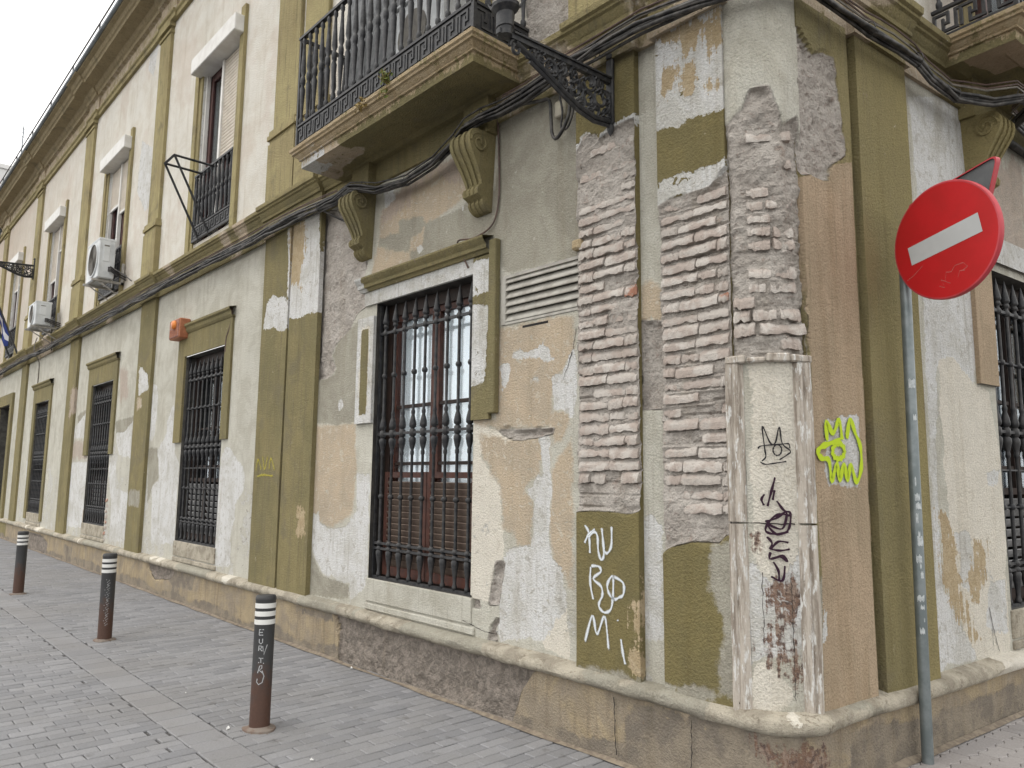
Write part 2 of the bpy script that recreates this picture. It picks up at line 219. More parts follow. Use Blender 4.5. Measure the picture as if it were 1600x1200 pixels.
def sdf(px,py,poly):
    """signed distance, positive inside"""
    P=np.array(poly); n=len(P); d=np.full(px.shape,9.); ins=np.zeros(px.shape,bool)
    for i in range(n):
        a=P[i]; b=P[(i+1)%n]; e=b-a; L=e@e
        if L<1e-9: continue
        t=np.clip(((px-a[0])*e[0]+(py-a[1])*e[1])/L,0,1)
        d=np.minimum(d,np.hypot(px-a[0]-t*e[0],py-a[1]-t*e[1]))
        c=((a[1]>py)!=(b[1]>py))
        if abs(e[1])>1e-9:
            xx=a[0]+(py-a[1])*e[0]/e[1]; ins^=c&(px<xx)
    return np.where(ins,d,-d)
CL=.12
LAYERS=['ochre','stone','cream','olive','tan','tan2','pink','grey','orange','white','rust','rough']
def layer_attrs(group,u,z,default=None,extra=None):
    out={k:np.full(u.shape,-CL) for k in LAYERS}
    out['flake']=np.zeros(u.shape)
    if default: out[default][:]=CL
    b=(u.min(),u.max(),z.min(),z.max())
    for g,l,p in POLYS:
        if g!=group: continue
        q=np.array(p)
        if q[:,0].max()<b[0]-CL or q[:,0].min()>b[1]+CL or q[:,1].max()<b[2]-CL or q[:,1].min()>b[3]+CL: continue
        near=(u>q[:,0].min()-CL)&(u<q[:,0].max()+CL)&(z>q[:,1].min()-CL)&(z<q[:,1].max()+CL)
        if not near.any(): continue
        v=np.clip(sdf(u[near],z[near],p),-CL,CL)
        out[l][near]=np.maximum(out[l][near],v)
    return out

# ---------------------------------------------------------------- materials
class G:
    def __init__(s,name):
        s.m=bpy.data.materials.new(name); s.m.use_nodes=True; s.nt=s.m.node_tree; s.nt.nodes.clear()
        s.out=s.n('OutputMaterial'); s.b=s.n('BsdfPrincipled'); s.l(s.b.outputs[0],s.out.inputs[0])
        s.tc=s.n('TexCoord').outputs['Object']
    def n(s,t): return s.nt.nodes.new('ShaderNode'+t)
    def l(s,a,b): s.nt.links.new(a,b)
    def set(s,sock,v):
        if isinstance(v,bpy.types.NodeSocket): s.l(v,sock)
        elif isinstance(v,(tuple,list)) and len(v)==3 and sock.type=='RGBA': sock.default_value=(*v,1)
        else: sock.default_value=v
    def noise(s,scale,detail=4,rough=.55,vec=None,dist=0):
        n=s.n('TexNoise'); n.inputs['Scale'].default_value=scale; n.inputs['Detail'].default_value=detail
        n.inputs['Roughness'].default_value=rough; n.inputs['Distortion'].default_value=dist
        s.l(vec or s.tc,n.inputs['Vector']); return n.outputs[0]
    def mapping(s,sc,vec=None):
        n=s.n('Mapping'); n.inputs['Scale'].default_value=sc; s.l(vec or s.tc,n.inputs[0]); return n.outputs[0]
    def math(s,op,a,b=None,c=None):
        n=s.n('Math'); n.operation=op; s.set(n.inputs[0],a)
        if b is not None: s.set(n.inputs[1],b)
        if c is not None: s.set(n.inputs[2],c)
        return n.outputs[0]
    def mix(s,f,a,b,mode='MIX'):
        n=s.n('Mix'); n.data_type='RGBA'; n.blend_type=mode; s.set(n.inputs[0],f); s.set(n.inputs[6],a); s.set(n.inputs[7],b); return n.outputs[2]
    def step(s,x,a,b,o0=0.,o1=1.,smooth=True):
        n=s.n('MapRange'); n.interpolation_type='SMOOTHSTEP' if smooth else 'LINEAR'
        s.set(n.inputs[0],x); n.inputs[1].default_value=a; n.inputs[2].default_value=b; n.inputs[3].default_value=o0; n.inputs[4].default_value=o1
        return n.outputs[0]
    def attr(s,name):
        n=s.n('Attribute'); n.attribute_name=name; return n.outputs['Fac']
    def bump(s,h,strength=1.,dist=1.):
        n=s.n('Bump'); n.inputs['Strength'].default_value=strength; n.inputs['Distance'].default_value=dist
        s.l(h,n.inputs['Height']); s.l(n.outputs[0],s.b.inputs['Normal'])
    def fin(s,col,rough=.85,metal=0.,spec=.3):
        s.set(s.b.inputs['Base Color'],col); s.set(s.b.inputs['Roughness'],rough); s.set(s.b.inputs['Metallic'],metal)
        s.b.inputs['Specular IOR Level'].default_value=spec; return s.m

def plaster_material():
    g=G('facade_plaster')
    big=g.noise(.9,5,.6); mid=g.noise(6,6,.62); fine=g.noise(34,5,.62); grain=g.noise(75,4,.7); blot=g.noise(2.6,7,.72,dist=.5); micro=g.noise(15,5,.7,dist=.6)
    streak=g.noise(1,5,.6,g.mapping((7,7,.55))); drip=g.noise(1,6,.65,g.mapping((26,26,1.6)))
    zc=g.n('SeparateXYZ'); g.l(g.tc,zc.inputs[0]); z=zc.outputs[2]; x=zc.outputs[0]
    def cen(n,a): return g.math('MULTIPLY_ADD',n,a,-a*.5)
    edge=g.math('ADD',g.math('ADD',cen(mid,.12),cen(fine,.05)),cen(micro,.07))
    tight=g.math('ADD',cen(mid,.022),cen(fine,.012))
    rag=g.math('ADD',g.math('ADD',cen(mid,.34),cen(fine,.16)),cen(drip,.3))
    def mask(n,e=edge,w=.004): return g.step(g.math('ADD',g.attr(n),e),-w,w)
    def comb(k):
        n=g.n('CombineColor'); [g.l(k,n.inputs[i]) for i in range(3)]; return n.outputs[0]
    def mul(c,k): return g.mix(1.,c,comb(k),'MULTIPLY')
    def var(c,amt=.3,src=None):
        return g.mix(1.,(*c,),comb(g.math('MULTIPLY_ADD',src or mid,amt,1-amt*.5)),'MULTIPLY')
    up=g.step(z,4.55,4.7)
    lo=g.mix(g.step(blot,.40,.62),(.59,.575,.505),(.495,.475,.405))
    lo=g.mix(g.step(drip,.56,.68,0.,.5),lo,(.40,.375,.31))
    upc=g.mix(g.step(blot,.38,.64),(.755,.73,.665),(.68,.64,.56))
    upc=g.mix(g.step(micro,.62,.72,0.,.5),upc,(.58,.50,.41))
    warm=g.step(x,-32,-15,.75,0.)
    upc=g.mix(warm,upc,(.50,.40,.315))
    upc=g.mix(g.math('MULTIPLY',g.step(big,.5,.62),.45),upc,(.56,.475,.40))
    col=g.mix(up,lo,upc)
    col=mul(col,g.math('MULTIPLY_ADD',big,.3,.85))
    # lime flakes where the wash has come away, more of them low on the wall
    fl=g.step(g.math('ADD',g.math('MULTIPLY',g.attr('flake'),.135),g.math('ADD',g.math('MULTIPLY',blot,.7),g.math('MULTIPLY',micro,.3))),.655,.675)
    wc=g.mix(g.step(blot,.42,.64),(.70,.70,.69),(.58,.57,.53)); wc=g.mix(g.step(micro,.54,.64,0.,.75),wc,(.47,.45,.405))
    wc=g.mix(g.step(fine,.63,.68,0.,.6),wc,(.40,.37,.32))
    wc=g.mix(g.step(drip,.53,.68,0.,.55),wc,(.43,.41,.365))
    col=g.mix(fl,col,wc)
    col=g.mix(g.step(g.math('ADD',g.math('MULTIPLY',g.attr('flake'),.14),micro),.76,.78),col,(.35,.32,.275))
    och=g.mix(g.step(blot,.40,.62),var((.42,.34,.225),.5),var((.33,.28,.215),.5))
    och=g.mix(g.step(drip,.5,.66,0.,.5),och,(.24,.195,.145))
    col=g.mix(mask('ochre',tight),col,och)
    st_=g.mix(g.step(mid,.40,.62),(.50,.455,.37),(.34,.305,.245)); st_=g.mix(g.step(micro,.56,.66),st_,(.27,.235,.185))
    col=g.mix(mask('stone',tight),col,st_)
    cm_=mask('cream'); col=g.mix(cm_,col,g.mix(g.step(micro,.55,.66,0.,.6),var((.71,.67,.585),.25),(.57,.52,.43)))
    col=g.mix(g.math('MULTIPLY',g.math('MULTIPLY',cm_,fl),g.step(g.attr('flake'),.02,.1)),col,wc)
    yel=g.step(g.noise(3.2,6,.7,dist=.8),.60,.66,0.,.55); col=g.mix(g.math('MULTIPLY',yel,g.step(x,-1.4,-1.2)),col,(.55,.46,.27))
    gsp=g.step(g.noise(4.4,5,.75,dist=1.5),.66,.68,0.,.5); col=g.mix(g.math('MULTIPLY',gsp,g.math('MULTIPLY',g.step(x,-1.4,-1.2),g.step(z,1.9,2.2,1.,0.))),col,(.36,.43,.33))
    olc=g.mix(g.step(big,.38,.62),(.272,.232,.12),(.222,.195,.105))
    olu=g.mix(g.step(big,.38,.62),(.395,.34,.18),(.34,.285,.155))
    olc=g.mix(g.step(z,4.62,4.85),olc,olu); olc=g.mix(g.step(z,9.2,9.6),olc,(.36,.295,.185))
    olc=mul(olc,g.math('MULTIPLY_ADD',blot,.6,.70))
    olc=g.mix(g.step(drip,.50,.68,0.,.6),olc,(.185,.16,.10)); olc=g.mix(g.step(micro,.6,.7,0.,.45),olc,(.36,.32,.21))
    olc=g.mix(g.step(g.noise(1.7,6,.65,dist=.6),.54,.66,0.,.6),olc,(.20,.175,.115)); olc=g.mix(g.step(drip,.30,.42,.35,0.),olc,(.33,.28,.15))
    olc=g.mix(g.math('MULTIPLY',g.math('MULTIPLY',g.step(x,-1.78,-1.68),g.step(z,4.3,4.45,1.,0.)),.7),olc,g.mix(g.step(blot,.4,.62),(.345,.29,.135),(.28,.235,.115)))
    newp=g.math('MULTIPLY',g.math('MULTIPLY',g.step(x,-3.45,-3.35),g.step(x,-2.13,-2.10,1.,0.)),g.step(z,4.3,4.45,1.,0.)); olc=g.mix(g.math('MULTIPLY',newp,.85),olc,g.mix(g.step(blot,.4,.6),(.222,.185,.083),(.19,.162,.078)))
    ol=mask('olive',tight); col=g.mix(ol,col,olc)
    chip=g.math('MULTIPLY',ol,g.step(g.math('ADD',g.math('MULTIPLY',micro,.6),g.math('MULTIPLY',fine,.4)),.655,.668))
    col=g.mix(chip,col,(.50,.45,.34))
    tn=g.math('MULTIPLY',mask('tan',edge,.022),g.step(micro,.30,.42)); tc_=g.mix(g.step(blot,.36,.64),(.555,.455,.335),(.48,.405,.31))
    tc_=g.mix(g.step(micro,.56,.64,0.,.65),tc_,(.62,.585,.50)); tc_=g.mix(g.step(drip,.58,.7,0.,.4),tc_,(.38,.32,.25))
    col=g.mix(tn,col,tc_)
    col=g.mix(g.math('MULTIPLY',mask('pink',rag,.03),.8),col,g.mix(g.step(micro,.4,.6),(.50,.41,.345),(.43,.36,.31)))
    gr=g.math('MULTIPLY',mask('grey',edge,.016),g.step(micro,.28,.38)); gc=g.mix(g.step(blot,.38,.62),(.405,.385,.32),(.325,.305,.25)); gc=g.mix(g.step(micro,.52,.68,0.,.6),gc,(.44,.415,.35))
    lowp=g.step(z,.36,.46,1.,0.); gc=g.mix(lowp,gc,g.mix(g.step(mid,.4,.62),(.315,.27,.21),(.225,.195,.16)))
    col=g.mix(gr,col,gc)
    orr=mask('orange',tight); oc=g.mix(g.step(blot,.4,.6),(.48,.37,.26),(.42,.33,.23)); oc=g.mix(g.step(drip,.54,.7,0.,.5),oc,(.29,.24,.16)); col=g.mix(orr,col,oc)
    wh=g.math('MULTIPLY',mask('white'),g.step(micro,.335,.36)); col=g.mix(wh,col,wc)
    col=g.mix(mask('tan2',rag,.012),col,g.mix(g.step(micro,.4,.6),(.50,.405,.27),(.44,.345,.215)))
    ru=mask('rust',rag,.02); rc=g.mix(g.step(micro,.42,.58),(.20,.115,.08),(.33,.25,.20)); rc=g.mix(g.step(fine,.5,.6),rc,(.14,.10,.085)); col=g.mix(g.math('MULTIPLY',ru,g.step(micro,.34,.46)),col,rc)
    ro=mask('rough',tight,.006)
    roc=g.mix(g.step(mid,.35,.65),(.55,.51,.465),(.44,.40,.36))
    roc=g.mix(g.step(micro,.58,.68,0.,.7),roc,(.44,.35,.30))
    roc=g.mix(g.step(fine,.30,.44,1.,0.),roc,(.33,.285,.25))
    roc=g.mix(g.math('MULTIPLY',lowp,.9),roc,g.mix(g.step(micro,.4,.6),(.33,.285,.245),(.20,.175,.15)))
    col=g.mix(ro,col,roc)
    # rain streaks and city dirt
    st=g.step(streak,.5,.78,0.,.45); col=g.mix(st,col,g.mix(1.,col,(.66,.61,.52),'MULTIPLY'))
    col=mul(col,g.math('MULTIPLY_ADD',grain,.72,.64))
    hl=g.math('ADD',g.math('MULTIPLY',grain,.021),g.math('MULTIPLY',fine,.009))
    hl=g.math('ADD',hl,g.math('MULTIPLY',ol,.002)); hl=g.math('ADD',hl,g.math('MULTIPLY',tn,.002))
    hl=g.math('SUBTRACT',hl,g.math('MULTIPLY',wh,.004)); hl=g.math('SUBTRACT',hl,g.math('MULTIPLY',gr,.003))
    hl=g.math('SUBTRACT',hl,g.math('MULTIPLY',fl,.003)); hl=g.math('SUBTRACT',hl,g.math('MULTIPLY',chip,.002))
    rb=g.math('ADD',g.math('MULTIPLY',fine,.022),g.math('MULTIPLY',micro,.035))
    hl=g.math('ADD',hl,g.math('MULTIPLY',ro,rb))
    g.bump(hl,1.,1.)
    return g.fin(col,.94,spec=.12)
PLASTER=plaster_material()

def simple(name,c1,c2=None,scale=8,rough=.6,metal=0.,bumpd=0.,bscale=None,spec=.4,detail=5,lo=.4,hi=.62,grain=0.):
    g=G(name); n=g.noise(scale,detail,.6)
    col=g.mix(g.step(n,lo,hi),c1,c2) if c2 else c1
    if grain:
        k=g.math('MULTIPLY_ADD',g.noise((bscale or scale)*4,3),grain,1-grain/2)
        cc=g.n('CombineColor'); [g.l(k,cc.inputs[i]) for i in range(3)]
        col=g.mix(1.,col,cc.outputs[0],'MULTIPLY')
    if bumpd: g.bump(g.math('MULTIPLY',g.noise(bscale or scale,4),bumpd),1.,1.)
    return g.fin(col,rough,metal,spec)
IRON=simple('black_iron',(.019,.020,.023),(.042,.041,.041),22,.5,0,.002,60,.4)
IRON_GREY=simple('dusty_iron',(.024,.025,.029),(.055,.055,.056),16,.55,0,.002,60,.4)
WOOD_RED=simple('red_brown_wood',(.09,.032,.021),(.06,.023,.016),14,.5,0,.001,70)
WOOD_DARK=simple('dark_wood',(.022,.014,.011),(.035,.02,.015),14,.6)
SLAT_BROWN=simple('faded_slat_paint',(.155,.115,.09),(.10,.07,.055),12,.65,0,.001,60)
SLAT_PALE=simple('dusty_slat_paint',(.30,.30,.30),(.2,.2,.2),12,.65)
CURTAIN=simple('pale_curtain',(.86,.89,.91),(.9,.92,.93),3,.9)
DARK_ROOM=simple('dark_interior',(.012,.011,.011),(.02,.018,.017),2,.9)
WHITE_PL=simple('white_plastic',(.66,.65,.62),(.58,.565,.53),5,.45,0,0,None,.4)
SHUTTER_PL=simple('cream_shutter',(.58,.52,.44),(.50,.445,.37),6,.5)
AC_WHITE=simple('air_unit_metal',(.60,.62,.63),(.50,.52,.53),4,.45)
AC_DARK=simple('fan_grille_grey',(.16,.15,.13),(.12,.11,.10),20,.6)
CABLE=simple('black_cable',(.02,.019,.019),(.075,.07,.064),14,.55)
CABLE_GREY=simple('grey_cable',(.22,.20,.17),(.14,.125,.11),14,.6)
CABLE_BROWN=simple('brown_cable',(.13,.085,.07),(.08,.055,.048),14,.6)
STEEL=simple('galvanised_steel',(.135,.16,.165),(.19,.215,.22),9,.42,.35,.0006,60,.5)
SIGN_RED=simple('sign_red',(.50,.012,.016),(.44,.012,.014),4,.42,0,0,None,.4)
SIGN_RIM=simple('sign_rim_red',(.50,.06,.075),(.42,.04,.05),6,.4)
SIGN_WHITE=simple('sign_grey_white',(.50,.515,.52),(.46,.475,.48),4,.45)
SIGN_BACK=simple('sign_back_grey',(.115,.125,.13),(.15,.16,.165),6,.55)
TERRA=simple('terracotta_plastic',(.42,.17,.085),(.33,.12,.06),14,.6)
TERRA_D=simple('faded_siren_front',(.30,.13,.08),(.16,.06,.045),40,.6)
AMBER=simple('amber_lens',(.75,.25,.05),(.62,.19,.04),8,.3)
MORTAR_CRUMB=simple('mortar_crumb',(.5,.44,.4),(.4,.34,.3),8,.9)
LEAF=simple('leaf_green',(.10,.15,.03),(.20,.20,.045),30,.6)
LEAF_DRY=simple('leaf_dry',(.27,.19,.06),(.2,.15,.05),30,.7)
PAPER=simple('paper_white',(.72,.72,.70),(.6,.6,.58),20,.8)
BROWN_PIPE=simple('terracotta_gutter',(.22,.16,.13),(.16,.13,.115),4,.7)
ZINC=simple('grey_gutter',(.22,.25,.28),(.16,.18,.2),4,.5)

def glass_material():
    g=G('window_glass'); t=g.n('BsdfTransparent'); gl=g.n('BsdfGlossy'); gl.inputs['Roughness'].default_value=.06; gl.inputs[0].default_value=(.9,.95,1,1)
    fr=g.n('Fresnel'); fr.inputs[0].default_value=1.5
    k=g.math('MULTIPLY_ADD',fr.outputs[0],.45,.0)
    t.inputs[0].default_value=(.97,.985,.99,1)
    m=g.n('MixShader'); g.l(k,m.inputs[0]); g.l(t.outputs[0],m.inputs[1]); g.l(gl.outputs[0],m.inputs[2]); g.l(m.outputs[0],g.out.inputs[0]); return g.m
GLASS=glass_material()

def brick_material(name,red):
    g=G(name); oi=g.n('ObjectInfo'); rnd=oi.outputs['Random']
    geo=g.n('NewGeometry').outputs['Position']
    mid=g.noise(9,5,.6,geo); fine=g.noise(55,5,.6,geo); gr=g.noise(220,2,.6,geo)
    pale=g.mix(rnd,(.57,.53,.485),(.46,.42,.38))
    if red: core=g.mix(fine,(.42,.21,.14),(.33,.18,.13)); k=g.step(mid,.44,.58)
    else: core=g.mix(fine,(.48,.41,.36),(.39,.335,.30)); k=g.step(mid,.42,.58)
    col=g.mix(k,core,pale)
    col=g.mix(g.step(fine,.28,.40,1.,0.),col,(.36,.31,.27))
    cc=g.n('CombineColor'); kk=g.math('MULTIPLY_ADD',gr,.4,.8); [g.l(kk,cc.inputs[i]) for i in range(3)]
    col=g.mix(1.,col,cc.outputs[0],'MULTIPLY')
    g.bump(g.math('ADD',g.math('MULTIPLY',fine,.012),g.math('MULTIPLY',gr,.004)),1.,1.)
    return g.fin(col,.95,spec=.1)
BRICK=brick_material('limewashed_brick',False); BRICK_RED=brick_material('bare_red_brick',True)

def paver_material(name,a,b,c):
    g=G(name); oi=g.n('ObjectInfo').outputs['Random']; geo=g.n('NewGeometry').outputs['Position']
    per=g.attr('tone'); big=g.noise(.8,5,.65,geo); mid=g.noise(7,5,.6,geo); fine=g.noise(90,3,.6,geo)
    t=g.math('FRACT',g.math('ADD',per,oi))
    col=g.mix(t,a,b); col=g.mix(g.step(big,.42,.62),col,g.mix(.5,col,c))
    st=g.step(mid,.6,.72,0.,.55); col=g.mix(st,col,g.mix(1.,col,(.55,.53,.5),'MULTIPLY'))
    cc=g.n('CombineColor'); k=g.math('MULTIPLY_ADD',fine,.5,.75); [g.l(k,cc.inputs[i]) for i in range(3)]
    col=g.mix(1.,col,cc.outputs[0],'MULTIPLY')
    g.bump(g.math('ADD',g.math('MULTIPLY',fine,.003),g.math('MULTIPLY',mid,.004)),1.,1.)
    return g.fin(col,.8,spec=.3)
PAVER=paver_material('grey_paver',(.185,.187,.196),(.252,.252,.26),(.2,.195,.19))
PAVER_K=paver_material('kerb_slab',(.20,.20,.207),(.245,.244,.25),(.21,.203,.197))
PAVER_R=paver_material('wavy_paver',(.27,.255,.25),(.34,.32,.31),(.26,.235,.22))
JOINT=simple('joint_sand',(.085,.081,.078),(.06,.057,.055),18,.95,0,.003,60)

def worn_iron():
    g=G('bollard_iron'); z=g.n('SeparateXYZ'); g.l(g.tc,z.inputs[0]); n=g.noise(7,5,.65); f=g.noise(60,3)
    rust=g.mix(f,(.055,.029,.020),(.095,.048,.033)); blk=g.mix(n,(.03,.031,.033),(.055,.055,.056))
    k=g.step(g.math('ADD',g.math('MULTIPLY',z.outputs[2],-1.),g.math('MULTIPLY',n,.7)),-.1,.14)
    col=g.mix(k,blk,rust); col=g.mix(g.step(n,.66,.72),col,rust)
    g.bump(g.math('MULTIPLY',f,.0012),1.,1.); return g.fin(col,.55,spec=.4)
BOLLARD=worn_iron()
BAND=simple('reflective_band',(.66,.66,.64),(.56,.54,.5),9,.4,0,0,None,.4,5,.5,.7)

def paint_material(name,c,soft,alpha=1.):
    g=G(name); k=g.attr('core'); f=g.noise(120,3); 
    a=g.step(g.math('ADD',k,g.math('MULTIPLY_ADD',f,.5 if soft else .25,-.25 if soft else -.12)),(.15 if soft else .2),(.95 if soft else .35))
    if alpha<1: a=g.math('MULTIPLY',a,alpha)
    g.l(a,g.b.inputs['Alpha']); return g.fin(c,.7,spec=.2)
SPRAY_WHITE=paint_material('white_spray_paint',(.66,.70,.73),True,.92)
SPRAY_GREEN=paint_material('lime_spray_paint',(.42,.55,.02),False)
MARKER=paint_material('black_marker',(.02,.018,.02),False)
MARKER_P=paint_material('purple_marker',(.028,.010,.022),False)
SPRAY_YEL=paint_material('yellow_spray_paint',(.52,.46,.06),True,.55)
CHALK=paint_material('white_paint_pen',(.45,.46,.47),False,.8)

# ---------------------------------------------------------------- mesh helpers
def link(name,me,parent=None):
    o=bpy.data.objects.new(name,me); COL.objects.link(o)
    if parent: o.parent=parent; o.matrix_parent_inverse=parent.matrix_world.inverted() if parent.type!='MESH' else Matrix.Translation(-WL(parent))
    return o
WLOC={}
def WL(o): return WLOC.get(o.name,Vector((0,0,0)))
class MB:
    def __init__(s,fac=False): s.v=[]; s.f=[]; s.fac=fac; s.at={}
    def add(s,vs,fs):
        o=len(s.v); s.v+= [tuple(map(float,p)) for p in vs]; s.f+=[tuple(i+o for i in f) for f in fs]; return s
    def box(s,x0,x1,y0,y1,z0,z1):
        if x0>x1:x0,x1=x1,x0
        if y0>y1:y0,y1=y1,y0
        if z0>z1:z0,z1=z1,z0
        v=[(x,y,z) for x in (x0,x1) for y in (y0,y1) for z in (z0,z1)]
        return s.add(v,[(0,1,3,2),(4,6,7,5),(0,4,5,1),(2,3,7,6),(0,2,6,4),(1,5,7,3)])
    def rbox(s,x0,x1,y0,y1,z0,z1,b=.004):
        """box with chamfered edges"""
        bm=bmesh.new(); bmesh.ops.create_cube(bm,size=1)
        for v in bm.verts: v.co=Vector(((x0+x1)/2+v.co.x*(x1-x0),(y0+y1)/2+v.co.y*(y1-y0),(z0+z1)/2+v.co.z*(z1-z0)))
        bmesh.ops.bevel(bm,geom=bm.edges[:],offset=b,segments=1,affect='EDGES')
        bm.verts.index_update()
        s.add([v.co for v in bm.verts],[[v.index for v in f.verts] for f in bm.faces]); bm.free(); return s
    def tube(s,path,r,n=8,cap=True,closed=False):
        P=[Vector(p) for p in path]; m=len(P); rr=r if isinstance(r,(list,tuple)) else [r]*m
        vs=[];fs=[]; pn=None
        for i in range(m):
            a=P[i-1] if (i or closed) else P[0]; b=P[(i+1)%m] if (i<m-1 or closed) else P[-1]
            t=(b-a).normalized()
            if pn is None:
                q=Vector((0,0,1)) if abs(t.z)<.9 else Vector((1,0,0)); pn=t.cross(q).normalized()
            pn=(pn-t*pn.dot(t)).normalized(); bn=t.cross(pn)
            for k in range(n):
                an=2*math.pi*k/n; vs.append(P[i]+(pn*math.cos(an)+bn*math.sin(an))*rr[i])
        for i in range(m-1 if not closed else m):
            for k in range(n):
                j=(i+1)%m; fs.append((i*n+k,i*n+(k+1)%n,j*n+(k+1)%n,j*n+k))
        if cap and not closed: fs+= [tuple(range(n))[::-1],tuple((m-1)*n+k for k in range(n))]
        return s.add(vs,fs)
    def lathe(s,prof,c=(0,0,0),n=10):
        vs=[];fs=[];m=len(prof)
        for r,z in prof:
            for k in range(n):
                an=2*math.pi*k/n; vs.append((c[0]+r*math.cos(an),c[1]+r*math.sin(an),c[2]+z))
        for i in range(m-1):
            for k in range(n): fs.append((i*n+k,i*n+(k+1)%n,(i+1)*n+(k+1)%n,(i+1)*n+k))
        fs+= [tuple(range(n))[::-1],tuple((m-1)*n+k for k in range(n))]
        return s.add(vs,fs)
    def prism(s,poly,axis,a,b):
        """polygon extruded along axis 0/1/2 from a to b"""
        n=len(poly); vs=[]
        for t in (a,b):
            for p in poly:
                q=list(p); q.insert(axis,t); vs.append(q)
        fs=[tuple(range(n))[::-1],tuple(range(n,2*n))]+[(i,(i+1)%n,n+(i+1)%n,n+i) for i in range(n)]
        return s.add(vs,fs)
    def build(s,name,mat,parent=None,smooth=None,loc=None,recalc=True,attrs=None):
        v=M(s.v) if s.fac else np.array(s.v,float).reshape(-1,3)
        if loc is not None: v=v-np.array(loc)
        me=bpy.data.meshes.new(name); me.from_pydata(v.tolist(),[],s.f)
        if recalc:
            bm=bmesh.new(); bm.from_mesh(me); bmesh.ops.recalc_face_normals(bm,faces=bm.faces[:]); bm.to_mesh(me); bm.free()
        if attrs:
            for k,a in attrs.items():
                at=me.attributes.new(k,'FLOAT','POINT'); at.data.foreach_set('value',np.asarray(a,np.float32))
        me.materials.append(mat)
        if smooth is not None:
            me.polygons.foreach_set('use_smooth',[True]*len(me.polygons))
            me.set_sharp_from_angle(angle=R_(smooth))
        me.update()
        o=link(name,me,parent)
        if loc is not None: place(o,loc)
        return o
def place(o,loc):
    o.location=loc; WLOC[o.name]=Vector(loc)
def tag(o,label=None,cat=None,group=None,kind=None):
    if label:o['label']=label
    if cat:o['category']=cat
    if group:o['group']=group
    if kind:o['kind']=kind
    return o
def empty(name,loc,label,cat,group=None):
    o=bpy.data.objects.new(name,None); COL.objects.link(o); o.location=loc; o.empty_display_size=.2
    WLOC[o.name]=Vector(loc)
    bpy.context.view_layer.update(); return tag(o,label,cat,group)
def inst(name,me,parent,world):
    """another object on shared mesh data, at a world matrix, under a parent"""
    o=bpy.data.objects.new(name,me); COL.objects.link(o)
    if parent:
        o.parent=parent; o.matrix_parent_inverse=Matrix.Translation(-WL(parent))
    o.matrix_basis=world; return o
def fmat(u,y,z):
    p=M1(u,y,z); return Matrix.Translation(p)@Matrix.Rotation(ang(u),4,'Z')
def axis(a,b,step,brk=()):
    pts=sorted(set([round(a,4),round(b,4)]+[round(x,4) for x in brk if a<x<b])); out=[]
    for p,q in zip(pts,pts[1:]):
        n=max(1,int(round((q-p)/step))); out+=list(np.linspace(p,q,n,endpoint=False))
    return np.array(out+[pts[-1]])
def full_attrs(at):
    return {k:np.asarray(v).ravel() for k,v in at.items()}
def skin(name,us,zs,group,parent,d=0.,holes=(),default=None,dfun=None,sides=None,flake=None,rough_depth=.028,mod=None,smooth=None,course=None,rough_amp=1.):
    """a plastered face of the building: grid in (u,z), recessed where the render has fallen off"""
    U,Z=np.meshgrid(us,zs,indexing='ij'); at=layer_attrs(group,U,Z,default)
    if mod: mod(U,Z,at)
    if flake is not None: at['flake']=flake(U,Z)
    D=np.full(U.shape,float(d)) if dfun is None else dfun(U,Z)
    r=sstep(-.004,.016,at['rough']+fbm(U,Z,9,3,4)*.03)
    D=D-r*(rough_depth+rough_amp*(.022*fbm(U,Z,7,4,2)+.012*fbm(U,Z,28,2,8)))
    if course:
        z0,cov=course; ph=((Z+.012*fbm(U,Z,2.,2,11)-z0)/.0775)%1.
        k=np.clip((ph-.34)/.30,0,1); dp=np.where((ph>.34)&(ph<.68),.000+.022*k,.010)
        D=D-r*dp*(1-.85*cov(Z))*np.clip(.75+1.6*fbm(U,Z,4.,2,13),.1,1.5)
    nu,nz=U.shape; V=np.stack([U,-D,Z],2).reshape(-1,3)
    idx=np.arange(nu*nz).reshape(nu,nz); F=[]
    uc=(us[:-1]+us[1:])/2; zc=(zs[:-1]+zs[1:])/2
    keep=np.ones((nu-1,nz-1),bool)
    for a,b,c,e in holes: keep&=~((uc[:,None]>a)&(uc[:,None]<b)&(zc[None]>c)&(zc[None]<e))
    I,J=np.nonzero(keep)
    F=np.stack([idx[I,J],idx[I+1,J],idx[I+1,J+1],idx[I,J+1]],1).tolist()
    A=full_attrs(at); V=V.tolist()
    if sides is not None:
        base=len(V)
        for col_ in (0,nu-1):
            b0=len(V)
            for j in range(nz): V.append([us[col_],-sides,zs[j]])
            for k in A: A[k]=np.concatenate([A[k],A[k][idx[col_,:]] if k!='rough' else np.full(nz,-CL)])
            for j in range(nz-1):
                f=[idx[col_,j],idx[col_,j+1],b0+j+1,b0+j]
                F.append([int(i) for i in (f if col_==0 else f[::-1])])
    m=MB(True); m.v=[tuple(p) for p in V]; m.f=[tuple(int(i) for i in f) for f in F]
    return m.build(name,PLASTER,parent,recalc=False,attrs=A,smooth=smooth)
